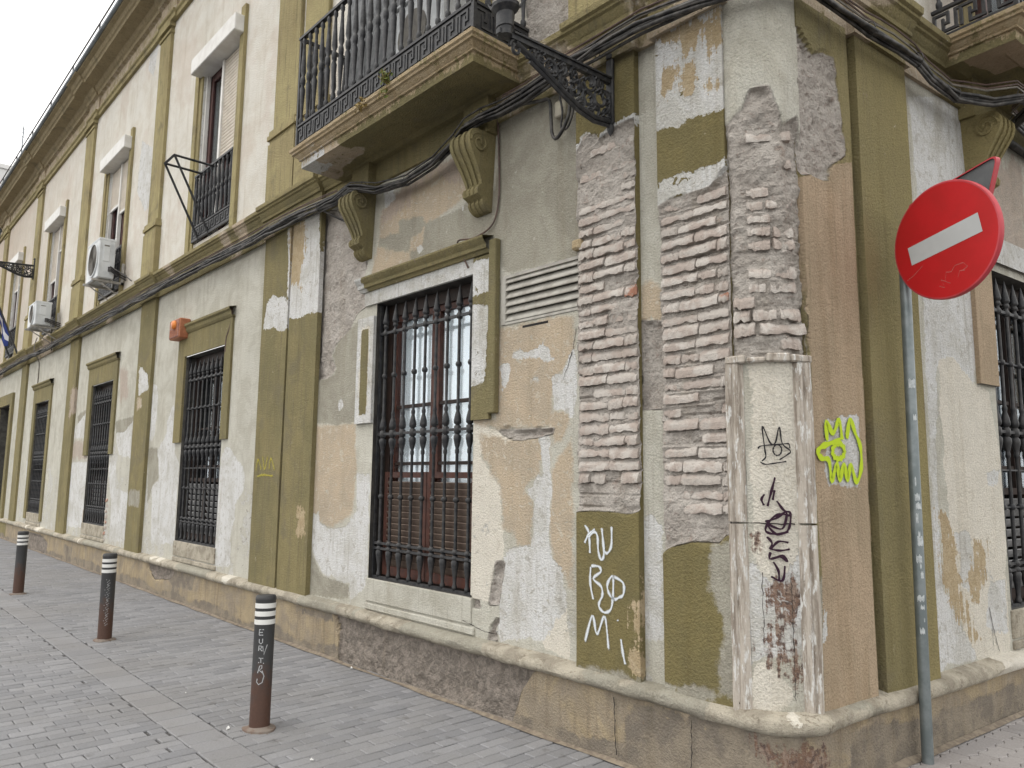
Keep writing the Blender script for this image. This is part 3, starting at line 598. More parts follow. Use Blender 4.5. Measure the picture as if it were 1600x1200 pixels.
def sweep(name,us,prof,parent,default,group=None,off=None,wob=0.,smooth=40,mod=None):
    """moulding: profile [(d,z)] run along the front"""
    U=np.repeat(us[:,None],len(prof),1); Dp=np.array([p[0] for p in prof])[None]+np.zeros_like(U); Zp=np.array([p[1] for p in prof])[None]+np.zeros_like(U)
    if off is not None: Dp=np.where(Dp>.005,Dp+off(U),Dp)
    if wob:
        w1=fbm(U,np.arange(len(prof))[None]*.02,1.3,5,3)
        Zp=Zp+w1*wob*.5; Dp=np.where(Dp>.005,Dp+(fbm(U,np.arange(len(prof))[None]*.05,4,4,5)-.5*np.maximum(fbm(U,U*0+3.,2.6,4,15)-.28,0)*3)*wob,Dp)
    nu,nz=U.shape; idx=np.arange(nu*nz).reshape(nu,nz); I,J=np.nonzero(np.ones((nu-1,nz-1)))
    F=np.stack([idx[I,J],idx[I+1,J],idx[I+1,J+1],idx[I,J+1]],1)
    at=layer_attrs(group or '-',U,Zp,default)
    if mod: mod(U,Zp,at)
    m=MB(True); m.v=[tuple(p) for p in np.stack([U,-Dp,Zp],2).reshape(-1,3)]; m.f=[tuple(int(i) for i in f) for f in F]
    return m.build(name,PLASTER,parent,recalc=False,attrs=full_attrs(at),smooth=smooth)
def plaster_block(mb,name,parent,layer,loc=None,smooth=None):
    n=len(mb.v); A={k:np.full(n,-CL) for k in LAYERS}; A['flake']=np.zeros(n)
    if layer: A[layer][:]=CL
    return mb.build(name,PLASTER,parent,attrs=A,smooth=smooth)
# ================================================================ GROUND
ground=MB(); ground.add([(-400,-400,-.03),(400,-400,-.03),(400,400,-.03),(-400,400,-.03)],[(0,1,2,3)])
tag(ground.build('ground',JOINT),kind='structure')
# camera visibility test for ranking the pavers that show
def seen(x,y,z=0.,mg=60):
    d=Vector((x,y+3.65,z-1.65)); q=d.dot(FWD)
    if q<.3: return None
    X=800+1165*d.dot(RIGHT)/q; Y=600+1165*d.dot(DOWN)/q
    return q if (-mg<X<1600+mg and -mg<Y<1200+mg) else None
def slab_bed(name,x0,x1,y0,y1,z=-.014):
    m=MB(); m.box(x0,x1,y0,y1,z-.2,z); return m
pavement=tag(slab_bed('pavement',-34,-1.0,-1.57,.6,-.012).build('pavement',JOINT),kind='structure')
kerb=tag(slab_bed('kerb',-34,-1.0,-1.83,-1.57,-.011).build('kerb',JOINT),kind='structure')
road=tag(slab_bed('road',-34,3,-9,-1.83,-.013).build('road',JOINT),kind='structure')

def paver_shape(sx,sy,h=.03,seed=0):
    """a worn paver with a chamfer, bottom left open"""
    r=random.Random(seed); b=.006; a=[(-sx/2,-sy/2),(sx/2,-sy/2),(sx/2,sy/2),(-sx/2,sy/2)]
    j=[(x+r.uniform(-.0015,.0015),y+r.uniform(-.0015,.0015)) for x,y in a]
    k=[(x*(1-2*b/sx),y*(1-2*b/sy)) for x,y in j]
    t=[r.uniform(-.0015,.0015) for _ in range(4)]
    v=[(x,y,-h) for x,y in j]+[(x,y,-.005+dz) for (x,y),dz in zip(j,t)]+[(x,y,dz) for (x,y),dz in zip(k,t)]
    f=[(8,9,10,11)]+[(i,(i+1)%4,(i+1)%4+4,i+4) for i in range(4)]+[(i+4,(i+1)%4+4,(i+1)%4+8,i+8) for i in range(4)]
    return v,f
class Field:
    """pavers of one surface: the nearest 300 in view as objects, the rest as one mesh"""
    def __init__(s,parent,mat,name='paver'): s.p=[];s.parent=parent;s.mat=mat;s.name=name
    def put(s,x,y,z,rot,shape): s.p.append((x,y,z,rot,shape))
    def make(s,limit=300,shapes=None):
        rank=sorted(range(len(s.p)),key=lambda i:(seen(*s.p[i][:3],mg=10) or 1e9))
        rank=[i for i in rank if seen(*s.p[i][:3],mg=10)]
        top=set(rank[:limit]); meshes=[]
        for v,f in shapes:
            me=bpy.data.meshes.new(s.name); me.from_pydata(v,[],f); me.materials.append(s.mat)
            at=me.attributes.new('tone','FLOAT','POINT'); at.data.foreach_set('value',np.full(len(v),.0,np.float32)); meshes.append(me)
        rest=MB(); tone=[]
        for i,(x,y,z,rot,k) in enumerate(s.p):
            tl=(random.uniform(-.006,.006),random.uniform(-.006,.006)); dz=random.uniform(-.0025,.0025)
            mt=Matrix.Translation((x,y,z+dz))@Matrix.Rotation(rot,4,'Z')@Matrix.Rotation(tl[0],4,'X')@Matrix.Rotation(tl[1],4,'Y')
            if i in top:
                if isinstance(k,tuple): mt=mt@Matrix.Diagonal((1,k[1]/.196,1,1)); k=0
                inst(s.name,meshes[k],s.parent,mt)
            else:
                if isinstance(k,tuple): mt=mt@Matrix.Diagonal((1,k[1]/.196,1,1)); k=0
                v,f=shapes[k]; rest.add([mt@Vector(p) for p in v],f); tone+=[random.random()]*len(v)
        if rest.v: tag(rest.build(s.name,s.mat,s.parent,recalc=False,attrs={'tone':tone}),kind='stuff')
shp=[paver_shape(.0955,.1965,seed=i) for i in range(6)]+[paver_shape(.0955,.0965,seed=9+i) for i in range(2)]
# footpath between kerb and wall, rows running across to the wall
fp=Field(pavement,PAVER)
x=-24.
row=0
while x<-1.0:
    y=-1.57-(.1 if row%2 else 0.)+random.uniform(-.02,.02)
    while y<-.02:
        a,b=y,y+.2
        if a>=-1.575 and b<=.02: fp.put(x,(a+b)/2,0,random.gauss(0,.012),random.randrange(6))
        elif a<-1.575: fp.put(x,(b-1.57)/2,0,0,('h',b+1.57-.004)) if b+1.57>.05 else None
        elif a<-.03: fp.put(x,(a+.02)/2,0,0,('h',.02-a))
        y+=.2
    x+=.1; row+=1
fp.make(160,shp)
rd=Field(road,PAVER)
x=-24.; row=0
while x<.5:
    y=-1.83+(-.1 if row%2 else 0.)+random.uniform(-.02,.02)
    if row%2: rd.put(x,-1.88,0,0,6)
    ymin=-5.2 if x>-12 else -8
    while y>ymin:
        rd.put(x,y-.1,0,random.gauss(0,.014),random.randrange(6)); y-=.2
    x+=.1; row+=1
rd.make(140,shp)
ks=[paver_shape(.197,.25,seed=30+i) for i in range(4)]
kf=Field(kerb,PAVER_K,'kerb_slab')
x=-24.
while x<-.8: kf.put(x,-1.70,.0005,random.gauss(0,.006),random.randrange(4)); x+=.2
kf.make(60,ks)

# raised side pavement round the corner, wavy interlocking pavers
SIDE_Z=.098
sp=MB()
p0=M1(-1.35,0,0); 
sp.prism([(-1.95,.15),(1.6,.15),(2.6,12),(-.6,12)],2,-.2,SIDE_Z-.014)
side=tag(sp.build('side_pavement',JOINT),kind='structure')
def wavy(seed):
    r=random.Random(seed); L,Wd,w=.228,.108,.013
    n=12; top=[]
    for i in range(n+1):
        t=i/n; top.append((-L/2+L*t, Wd/2+ w*math.sin(t*4*math.pi)))
    bot=[(x,y-Wd) for x,y in top]
    o=bot+top[::-1]; g=.94
    o=[(x*.995,y*.98) for x,y in o]; k=[(x*.97,y*.925) for x,y in o]; n=len(o)
    v=[(x,y,-.03) for x,y in o]+[(x,y,-.005) for x,y in o]+[(x,y,0) for x,y in k]
    f=[tuple(range(2*n,3*n))]+[(i,(i+1)%n,(i+1)%n+n,i+n) for i in range(n)]+[(i+n,(i+1)%n+n,(i+1)%n+2*n,i+2*n) for i in range(n)]
    return v,f
wf=Field(side,PAVER_R,'wavy_paver')
ca,sa=math.cos(TH),math.sin(TH)
for i in range(-2,30):
    for j in range(0,18):
        s=i*.228+(.114 if j%2 else 0); d=.05+j*.108
        px,py=S2[0]+A2[0]*s+N2[0]*d, S2[1]+A2[1]*s+N2[1]*d
        if py>.28 : wf.put(px,py,SIDE_Z,TH+math.pi,random.randrange(4))
wf.make(200,[wavy(i) for i in range(4)])
m=MB(); m.rbox(-1.9,1.6,.02,.15,-.2,SIDE_Z,.012); m.build('kerb_stone',PAVER_K,side)
m=MB()   # dirt packed into the foot of the wall
us=axis(-24,1.5,.05); vs=[];fs=[]
for i,u in enumerate(us):
    zz=0 if u<-2.0 else SIDE_Z
    for y,z in ((-.052,.018+.02*vnoise(u,0,3.)),(-.075-.03*(vnoise(u,1,2.5)+.5),.006)): vs.append((u,y,zz+z))
    if i: fs.append((2*i-2,2*i-1,2*i+1,2*i))
m.fac=True; m.add(vs,fs); tag(m.build('dirt',simple('wall_foot_dirt',(.16,.13,.10),(.24,.2,.15),20,.95),pavement,recalc=False),kind='stuff')

# ================================================================ THE CORNER BUILDING
B=empty('corner_building',(-8,0,0),'long two-storey corner building with peeling cream render, olive pilasters and bare brick at its corner','building')
WIN=[(-5.82,-4.40),(-10.73,-9.31),(-15.63,-14.21),(-20.66,-19.24)]
WZ=(.77,3.24)
WR=(.63,2.05)
VENT=(-4.09,-3.285,2.78,3.16)
DOOR=(-25.55,-23.85,0.,3.5)
UP=[(-10.76,-9.38,4.93,7.80),(-15.66,-14.28,4.93,7.80),(-20.6,-19.22,4.93,7.80),(-25.5,-24.1,4.93,7.80)]
UDOOR=(-5.85,-4.45,4.86,7.6)
def flake(U,Z): return sstep(2.9,1.2,Z+fbm(U,Z,.8,3)*1.2)*np.where(U<-7,1.,.55)
def wallmod(U,Z,at):
    # olive returns beside the pilaster pairs and in the corner recess
    at['olive']=np.maximum(at['olive'],np.minimum(np.minimum(U+7.57,-7.48-U),.1))
    at['olive']=np.maximum(at['olive'],np.clip(np.minimum(U+1.30,-1.08-U)*1.,-CL,CL))
    at['tan2']=np.maximum(at['tan2'],np.clip(np.minimum(np.minimum(U+1.27,-1.14-U),np.minimum(Z-1.3,2.25-Z)),-CL,CL))
near_b=[-5.82,-4.40,.77,3.24,*VENT,2.78,3.16]
def behind(U,Z): return np.where(((U>-3.27)&(U<-2.81))|((U>-2.60)&(U<-2.14)),-.07,0.)
skin('wall',axis(-8.3,-2.15,.02,near_b+[-3.272,-3.268,-2.812,-2.808,-2.602,-2.598]),axis(.43,4.43,.02,[.77,3.24,2.78,3.16]),'W',B,holes=[(*WIN[0],*WZ),VENT],flake=flake,mod=wallmod,dfun=behind)
skin('wall',axis(-34,-8.3,.06,[x for w_ in WIN[1:] for x in w_]+[DOOR[0],DOOR[1]]),axis(0,4.43,.06,[.45,.77,3.24,3.5]),'W',B,holes=[(*w_,.77,3.30) for w_ in WIN[1:]]+[DOOR],flake=flake,mod=wallmod)
skin('wall',axis(-1.50,6,.025,WR),axis(.43,4.5,.025,WZ),'W',B,holes=[(*WR,*WZ)],flake=lambda U,Z:.55*sstep(2.3,1.2,Z+.5*fbm(U,Z,1.2,3)),mod=wallmod)
def upmod(U,Z,at):
    v=np.minimum(np.minimum(U+3.86,-2.2-U),np.minimum(Z-4.7,6.3-Z)); at['rough']=np.maximum(at['rough'],np.clip(v,-CL,CL))
skin('wall',axis(-34,-2.0,.05,[x for w_ in UP for x in w_[:2]]+list(UDOOR[:2])),axis(4.74,9.2,.06,[4.93,7.8,4.86,7.6]),'W',B,holes=UP+[UDOOR],mod=upmod)
skin('wall',axis(-2.0,6,.06,[.65,2.05]),axis(4.74,9.2,.08,[4.86,7.6]),'W',B,holes=[(.65,2.05,4.86,7.6)])
# plinth, base moulding, string course, cornice
def plf(U,Z): return .05+.012*fbm(U,Z,2.2,3,6)+.004*fbm(U,Z,11,2,7)
def plmod(U,Z,at):
    at['grey']=np.maximum(at['grey'],np.clip(.10-Z+.12*fbm(U,Z,1.4,3,9)+np.where(U>-2,.09,0),-CL,CL))
    at['olive']=np.maximum(at['olive'],np.clip(np.minimum(-22.8-U,U+40),-CL,CL))
skin('plinth',axis(-8.3,-2.13,.02),axis(-.05,.42,.02),'L',B,dfun=plf,default='ochre',rough_depth=.035,mod=plmod)
skin('plinth',axis(-2.13,2.5,.025),axis(-.05,.42,.02),'L',B,dfun=lambda U,Z:plf(U,Z)+.02*sstep(-2.2,-2.05,U)*sstep(-1.7,-1.85,U),default='ochre',rough_depth=.02,mod=plmod)
skin('plinth',axis(-34,-8.3,.06),axis(-.05,.42,.06),'L',B,dfun=plf,default='ochre',mod=plmod)
tor=[(.0,.395),(.035,.394)]+[(.052+.046*math.cos(a),.442+.046*math.sin(a)) for a in np.linspace(-1.9,1.4,11)]+[(.03,.493),(.0,.5)]
def tmod(U,Z,at):
    c=fbm(U,Z,1.7,4,31); at['grey']=np.maximum(at['grey'],np.clip((c-.22)*.6,-CL,CL)); at['cream']=np.maximum(at['cream'],np.clip((-c-.42)*.5,-CL,CL))
ofs=lambda U:.012*sstep(-2.18,-2.12,U)*sstep(-1.72,-1.78,U)
sweep('base_moulding',axis(-8.3,2.5,.02),tor,B,'stone',off=ofs,wob=.024,mod=tmod)
sweep('base_moulding',axis(-34,-8.3,.08),tor,B,'stone',wob=.014,mod=tmod)
PIL=[(-12.82,-12.12),(-17.5,-16.8),(-22.6,-21.95),(-8.2,-7.55),(-7.5,-6.87),(-3.29,-2.79),(-2.62,-2.155),(-1.16,-.55),(-27.6,-26.9)]
def ress(amt):
    def f(U):
        r=np.zeros_like(U)
        for a,b in PIL: r=np.maximum(r,amt*((U>a-.035)&(U<b+.035)))
        return r
    return f
brk=[]
for a,b in PIL: brk+=[a-.036,a-.034,b+.034,b+.036]
strp=[(.0,4.40),(.025,4.40),(.028,4.60),(.05,4.605),(.052,4.635),(.07,4.655),(.085,4.69),(.105,4.70),(.108,4.715),(.13,4.725),(.135,4.765),(.02,4.80),(.0,4.80)]
def smod(U,Z,at):
    c=fbm(U,Z,.9,4,41); at['tan']=np.maximum(at['tan'],np.clip((c-.3)*.6,-CL,CL))
def arc_axis(a,b,step,brk): return axis(a,b,step,brk)
sweep('string_course',axis(-34,6,.12,brk+list(np.linspace(XA,U2,9))),strp,B,'olive',off=ress(.05),mod=smod,wob=.003,smooth=25)
corn=[(0,9.10),(.05,9.10),(.055,9.17),(.08,9.19),(.085,9.22),(.03,9.24),(.03,9.52),(.09,9.54),(.10,9.60),(.14,9.63),(.17,9.69),(.20,9.70),(.36,9.715),(.37,9.77),(.40,9.79),(.43,9.85),(.50,9.87),(.51,9.91),(.50,9.93),(.30,9.96),(.1,9.97)]
cm=lambda U,Z,at:at['tan'].__setitem__(slice(None),np.maximum(at['tan'],np.clip(np.minimum(np.minimum(Z-9.23,9.525-Z),.1)+.3*np.minimum(fbm(U,Z,.5,3,17)+.15,0),-CL,CL)))
sweep('cornice',axis(-31,6,.15,brk+list(np.linspace(XA,U2,7))),corn,B,'olive',off=lambda U:ress(.035)(U),mod=cm,smooth=25,wob=.004)
mb=MB(True)
for u0 in np.arange(-31,5,.5):
    mb.box(u0+.004,u0+.496,-.525-random.uniform(0,.012),-.30,9.935,9.955)
mb.build('eaves_tile',BROWN_PIPE,B)
mb=MB(True); mb.tube([(u,-.535,9.925) for u in np.arange(-31,-2.3,1.)],.035,8); mb.build('gutter',ZINC,B,smooth=40)
mb=MB(True); mb.box(-31,-2.2,-.2,.1,9.96,10.06)
for u0 in np.arange(-30,-3,4.9): mb.box(u0,u0+.9,-.42,-.205,9.957,10.06)
plaster_block(mb,'parapet',B,'tan')
mb=MB(True); mb.box(-31,6,.11,10,9.97,10.02); mb.box(-34,-31,0.,8,8.5,8.55); mb.build('roof',BROWN_PIPE,B)
rl=MB(True); rl.tube([(-31,-.50,10.22),(-2.5,-.50,10.22)],.014,6)
rail=rl.build('roof_railing',IRON_GREY,B,smooth=60)
for u0 in np.arange(-29.5,-2.5,2.05):
    q=MB(True); q.tube([(u0,-.50,10.22),(u0-.03,-.50,10.08),(u0,-.46,9.955)],.012,6); q.tube([(u0,-.49,10.07),(u0+.02,-.3,10.0)],.01,5); q.build('rail_post',IRON_GREY,rail,smooth=60)
# ---- pilasters
def pil_front(seed):
    return lambda U,Z:.05+.004*fbm(U,Z,1.6,3,seed)
COV1=lambda Z:np.clip((Z-3.0)/.9,0,1)
for i,(a,b) in enumerate(PIL):
    cr=(1.66,COV1) if i==5 else (1.50,lambda Z:.8*COV1(Z)) if i==6 else None
    st=.02 if a>-9 else .05
    g='P'
    def dk(U,Z,at,a=a,b=b):
        if a<-21: at['grey'][:]=-CL
    skin('pilaster',axis(a,b,st,[a+.01,b-.01]),axis(.46,4.41,.0129 if cr else st*1.3),g,B,course=cr,dfun=pil_front(i),default='olive',sides=.0,flake=lambda U,Z:0*U,rough_depth=.016 if cr else .028)
# strip of orange render right of the corner
skin('pilaster',axis(-1.765,-1.25,.018),axis(.46,4.41,.022),'B',B,dfun=lambda U,Z:.045+.006*fbm(U,Z,1.5,3,3),default='olive',sides=.0,rough_depth=.022,rough_amp=1.9)
# upper pilasters with collars
UPIL=[(-12.84,-12.32),(-17.66,-17.02),(-22.6,-22.0),(-27.5,-26.9),(-8.16,-7.58),(-7.45,-6.92)]
for a,b in UPIL:
    o=skin('upper_pilaster',axis(a,b,.05),axis(5.0,9.1,.1),'-',B,d=.05,default='olive',sides=0.)
    mb=MB(True)
    for h,e,d in ((4.80,.05,.085),(5.55,.03,.075),(5.60,.055,.10),(5.66,.035,.085)): mb.box(a-e,b+e,-d,0.,h,h+(.75 if h==4.80 else .055))
    plaster_block(mb,'pilaster_collar',B,'olive')
    mb=MB(True); mb.box(a-.02,b+.02,-.07,0,8.92,8.97); plaster_block(mb,'pilaster_astragal',B,'olive')
    mb=MB(True); mb.box(a-.045,b+.045,-.095,0,9.02,9.098); plaster_block(mb,'pilaster_capital',B,'olive')
for a,b in ((-3.33,-2.75),(-2.66,-2.12)):
    mb=MB(True); mb.box(a,b,-.085,0.,4.80,5.5); plaster_block(mb,'pilaster_base',B,'olive')
# ---- rounded corner pier
ZP=2.29
def pierd(U,Z):
    t=(U+1.957)/.2
    rg=.022*(np.exp(-((U+2.105)/.03)**2)+np.exp(-((U+1.885)/.035)**2))*sstep(2.62,2.85,Z)*sstep(4.1,3.9,Z)
    return np.where(Z>ZP,.045,.022)+rg-.012*np.clip(np.abs(t),0,1)**2+.004*fbm(U,Z,3,3,12)
def piermod(U,Z,at):
    at['rough']=np.where(Z<ZP,-CL,at['rough'])
skin('corner_pier',axis(-2.165,-1.755,.012),axis(.46,4.41,.014),'Q',B,dfun=pierd,sides=.0,rough_depth=.022,rough_amp=1.3,mod=piermod,course=(2.385,lambda Z:.35+.65*np.clip((Z-2.6)/.8,0,1)))
STONE_OLD=None
def weathered():
    g=G('weathered_moulding'); v=g.mapping((30,30,3)); n=g.noise(1,6,.7,v); f=g.noise(60,4); big=g.noise(3,4)
    col=g.mix(g.step(n,.34,.58),(.23,.195,.16),(.47,.425,.37)); col=g.mix(g.step(g.noise(1,6,.7,g.mapping((40,40,9))),.53,.61),col,(.62,.615,.59))
    col=g.mix(g.step(g.math('ADD',g.math('MULTIPLY',n,.6),g.math('MULTIPLY',big,.4)),.6,.66),col,(.56,.56,.54))
    g.bump(g.math('ADD',g.math('MULTIPLY',n,.012),g.math('MULTIPLY',f,.004)),1.,1.); return g.fin(col,.95,spec=.1)
WEATHER=weathered()
for z0,z1 in ((.47,1.425),(1.436,ZP-.01)):
    for ua,ub,k in ((-2.185,-2.10,1),(-1.862,-1.775,-1)):
        prof=[(0,.0),(0,.058),(.018,.066),(.03,.056),(.036,.044),(.05,.05),(.065,.044),(.075,.03),(.085,.018)]
        zs=axis(z0,z1,.05); vs=[];fs=[];n=len(prof)
        for j,zz in enumerate(zs):
            for (du,dd) in prof:
                wv=.006*fbm(np.array([zz*3+du*20]),np.array([du*9]),2.,3,k+4)[0]
                vs.append(((ua+du) if k==1 else (ub-du), -(dd+wv), zz))
        for j in range(len(zs)-1):
            for i in range(n-1):
                q=(j*n+i,j*n+i+1,(j+1)*n+i+1,(j+1)*n+i); fs.append(q)
        fs.append(tuple(range(n))); fs.append(tuple((len(zs)-1)*n+i for i in range(n)))
        mb=MB(True); mb.add(vs,fs); mb.build('pier_moulding',WEATHER,B,smooth=35)
mb=MB(True)
for u0,u1 in ((-2.19,-2.08),(-2.075,-1.99),(-1.985,-1.88),(-1.875,-1.76)): mb.rbox(u0,u1,-.046-random.uniform(0,.014),0,ZP-.008,ZP+.012+random.uniform(0,.03),.008)
mb.build('pier_ledge',WEATHER,B)

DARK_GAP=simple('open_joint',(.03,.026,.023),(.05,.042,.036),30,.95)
def jag(name,pts,w,d,parent,mat=DARK_GAP,seed=0):
    r=random.Random(seed); vs=[];fs=[]; k=0
    for (ua,za),(ub,zb) in zip(pts,pts[1:]):
        n=max(2,int(math.hypot(ub-ua,zb-za)/.02))
        for i in range(n):
            t=i/n; u=ua+(ub-ua)*t+r.uniform(-.004,.004); z=za+(zb-za)*t+r.uniform(-.003,.003); ww=w*r.uniform(.4,1.3)
            horiz=abs(ub-ua)>abs(zb-za)
            vs+=[(u,-d,z-ww/2),(u,-d,z+ww/2)] if horiz else [(u-ww/2,-d,z),(u+ww/2,-d,z)]
            if k: fs.append((2*k-2,2*k-1,2*k+1,2*k))
            k+=1
    m=MB(True); m.add(vs,fs); return m.build(name,mat,parent,recalc=False)
jag('panel_joint',[(-2.035,.83),(-2.035,1.2)],.0035,.0285,B,seed=1); jag('panel_joint',[(-1.905,.55),(-1.905,1.2)],.0035,.0285,B,seed=2)
jag('panel_joint',[(-2.10,1.431),(-1.86,1.431)],.007,.0295,B,seed=3)
jag('crack',[(-2.17,1.45),(-2.172,1.1),(-2.163,.8),(-2.158,.49)],.012,.0545,B,seed=4)
jag('crack',[(-3.37,2.50),(-3.42,2.38),(-3.47,2.30)],.006,.004,B,seed=5)
jag('crack',[(-3.36,2.52),(-3.33,2.68)],.004,.004,B,seed=6)
jag('crack',[(-4.46,.60),(-4.2,.555),(-4.05,.56)],.006,.022,B,seed=7)
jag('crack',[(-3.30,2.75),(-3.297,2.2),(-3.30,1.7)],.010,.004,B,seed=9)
jag('crack',[(.28,.82),(.31,.7),(.36,.58),(.40,.50)],.007,.004,B,seed=10)
jag('crack',[(.30,.68),(.31,.52)],.004,.004,B,seed=11)
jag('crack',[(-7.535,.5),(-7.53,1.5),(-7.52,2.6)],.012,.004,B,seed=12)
mb=MB(True); mb.rbox(-3.335,-3.25,-.055,0,3.185,3.255,.012); plaster_block(mb,'loose_block',B,'tan2')
jag('crack',[(-2.975,.37),(-2.97,.20),(-2.96,.03)],.007,.066,B,seed=21); jag('crack',[(-2.44,.37),(-2.44,.2),(-2.45,.05)],.006,.066,B,seed=22)
# ---- bricks laid bare where the render fell off
def brick_mesh(name,seed,L=.25,H=.062,Dp=.06):
    r=random.Random(seed); nx=13; vs=[];fs=[]; bl=0.
    def jit(s): return r.uniform(-s,s)
    chipc=r.uniform(-.5,.5); chips=r.choice((0,.006,.012))
    for i in range(nx):
        t=i/(nx-1)-.5; x=t*L; e=abs(t)*2
        rd=.006*max(0,(e-.86)/.14)**2; ch=chips*math.exp(-((t-chipc)/.12)**2)
        bl=.6*bl+jit(.0055); zt=H/2+jit(.004); zb=-H/2+bl+ch+rd; yo=jit(.004)+rd*.8+ch*.4
        vs+= [(x,.03,zt+.008),(x,.004,zt+.004),(x,-.008+yo,zt-.010+jit(.003)),(x,-.018+yo+jit(.002),zt-.026),(x,-.021+yo+jit(.002),zb+.012),(x,-.020+yo,zb),(x,.03,zb+.004)]
    n=7
    for i in range(nx-1):
        for k in range(n-1): fs.append((i*n+k,(i+1)*n+k,(i+1)*n+k+1,i*n+k+1))
    fs.append(tuple(range(n))); fs.append(tuple((nx-1)*n+k for k in range(n)))
    mb=MB(); mb.add(vs,fs)
    me=bpy.data.meshes.new(name); me.from_pydata(mb.v,[],mb.f)
    bm=bmesh.new(); bm.from_mesh(me); bmesh.ops.recalc_face_normals(bm,faces=bm.faces[:]); bm.to_mesh(me); bm.free()
    me.polygons.foreach_set('use_smooth',[True]*len(me.polygons)); me.set_sharp_from_angle(angle=R_(28)); return me
BM={}
for red in (0,1):
    for ln in (.25,.12):
        BM[red,ln]=[]
        for k in range(7 if not red else 2):
            me=brick_mesh('brick',k+10*red+int(ln*100),ln); me.materials.append(BRICK_RED if red else BRICK); BM[red,ln].append(me)
def in_rough(group,u,z):
    uu=np.array([u]);zz=np.array([z])
    return max(sdf(uu,zz,p)[0] for g,l,p in POLYS if g==group and l=='rough')
def lay(group,u0,u1,z0,z1,d,cover,seed):
    r=random.Random(seed); z=z0; row=0
    while z<z1:
        u=u0+(-.13 if row%2 else r.uniform(-.04,.0))
        while u<u1:
            L=.25 if r.random()<(.72 if group!='Q' else .2) else .12
            a,b=max(u,u0),min(u+L,u1); Lc=b-a
            if Lc>.05:
                c=(a+b)/2
                if in_rough(group,c,z)>.012 and r.random()>cover(z)*.5+.06:
                    use=.25 if Lc>.16 else .12
                    red=1 if r.random()<.02 else 0
                    me=r.choice(BM[red,use]); dep=d-cover(z)*.014+r.uniform(-.008,.007)
                    mt=fmat(c,-dep,z+r.uniform(-.004,.004))@Matrix.Rotation(r.uniform(-.018,.018),4,'Y')@Matrix.Rotation(r.uniform(-.04,.04),4,'Z')@Matrix.Diagonal((Lc/use*.995,1,r.uniform(.82,1.12),1))
                    inst('brick',me,B,mt)
            u+=L+.006
        z+=.0775; row+=1
lay('P',-3.275,-2.80,1.66,4.15,.026,lambda z:float(np.clip((z-3.0)/.9,0,1)),1)
lay('P',-2.605,-2.165,1.50,3.75,.026,lambda z:float(np.clip((z-3.0)/.9,0,1)*.8),2)
lay('Q',-2.14,-1.77,2.385,2.66,.026,lambda z:.25,8)
lay('Q',-2.06,-1.82,2.695,3.6,.022,lambda z:float(.45+.55*np.clip((z-2.8)/.8,0,1)),3)

# ---- turned iron bars
def turned(kind,z0,z1):
    if kind=='grille':      # the full-height window bar with spear head
        p=[(.012,z0),(.020,z0+.01),(.022,z0+.03),(.014,z0+.05),(.016,z0+.10),(.030,z0+.19),(.031,z0+.22),(.016,z0+.24),(.0135,z0+.25)]
        rings=[(1.03,.027),(1.075,.027),(1.48,.026),(2.56,.026)]
        pts=[]
        for z,r in rings: pts+= [(z-.022,.0138),(z-.018,r*.8),(z-.006,r),(z+.006,r),(z+.018,r*.8),(z+.022,.0138)]
        vase=[(1.84,.0125),(1.85,.018),(1.87,.018),(1.885,.014),(1.92,.024),(1.96,.032),(1.985,.031),(2.0,.016),(2.01,.029),(2.06,.029),(2.07,.016),(2.085,.031),(2.11,.032),(2.15,.024),(2.185,.014),(2.2,.018),(2.22,.018),(2.23,.0125)]
        top=[(2.93,.0125),(2.935,.022),(2.955,.031),(2.975,.022),(2.985,.015),(3.0,.015),(3.01,.024),(3.025,.024),(3.035,.018),(3.05,.031),(3.06,.031),(3.20,.006),(3.215,.003)]
        return p+sorted([(r,z) for z,r in pts]+[(r,z) for z,r in vase]+[(r,z) for z,r in top],key=lambda q:q[1])
    H=z1-z0; b=[(.0,.012),(.02,.022),(.05,.022),(.07,.013),(.15,.015),(.30,.022),(.40,.0265),(.44,.014),(.455,.022),(.48,.025),(.51,.025),(.535,.022),(.55,.014),(.60,.0265),(.68,.0235),(.82,.016),(.92,.013),(.94,.021),(.97,.021),(1.,.012)]
    return [(r,z0+H*t) for t,r in b]
def lathe_mesh(name,prof,mat,n=10):
    mb=MB(); mb.lathe(prof,n=n); me=bpy.data.meshes.new(name); me.from_pydata(mb.v,[],mb.f); me.materials.append(mat)
    bm=bmesh.new(); bm.from_mesh(me); bmesh.ops.recalc_face_normals(bm,faces=bm.faces[:]); bm.to_mesh(me); bm.free()
    me.polygons.foreach_set('use_smooth',[True]*len(me.polygons)); me.set_sharp_from_angle(angle=R_(55)); return me
BAR=lathe_mesh('baluster',turned('grille',.785,3.2),IRON)
BALU=lathe_mesh('baluster',turned('b',0,1.0),IRON_GREY)

def box_mesh(name,sx,sy,sz,mat,b=.003):
    mb=MB(); mb.rbox(-sx/2,sx/2,-sy/2,sy/2,-sz/2,sz/2,b); me=bpy.data.meshes.new(name); me.from_pydata(mb.v,[],mb.f); me.materials.append(mat); return me
def slat_mesh(w,mat):
    mb=MB(); a=.55; t=.012; h=.062
    c,s=math.cos(a),math.sin(a)
    poly=[(-t/2,-h/2),(t/2,-h/2),(t/2,h/2),(-t/2,h/2)]
    poly=[(y*c-z*s, y*s+z*c) for y,z in poly]
    mb.prism(poly,0,-w/2,w/2); me=bpy.data.meshes.new('slat'); me.from_pydata(mb.v,[],mb.f); me.materials.append(mat); return me

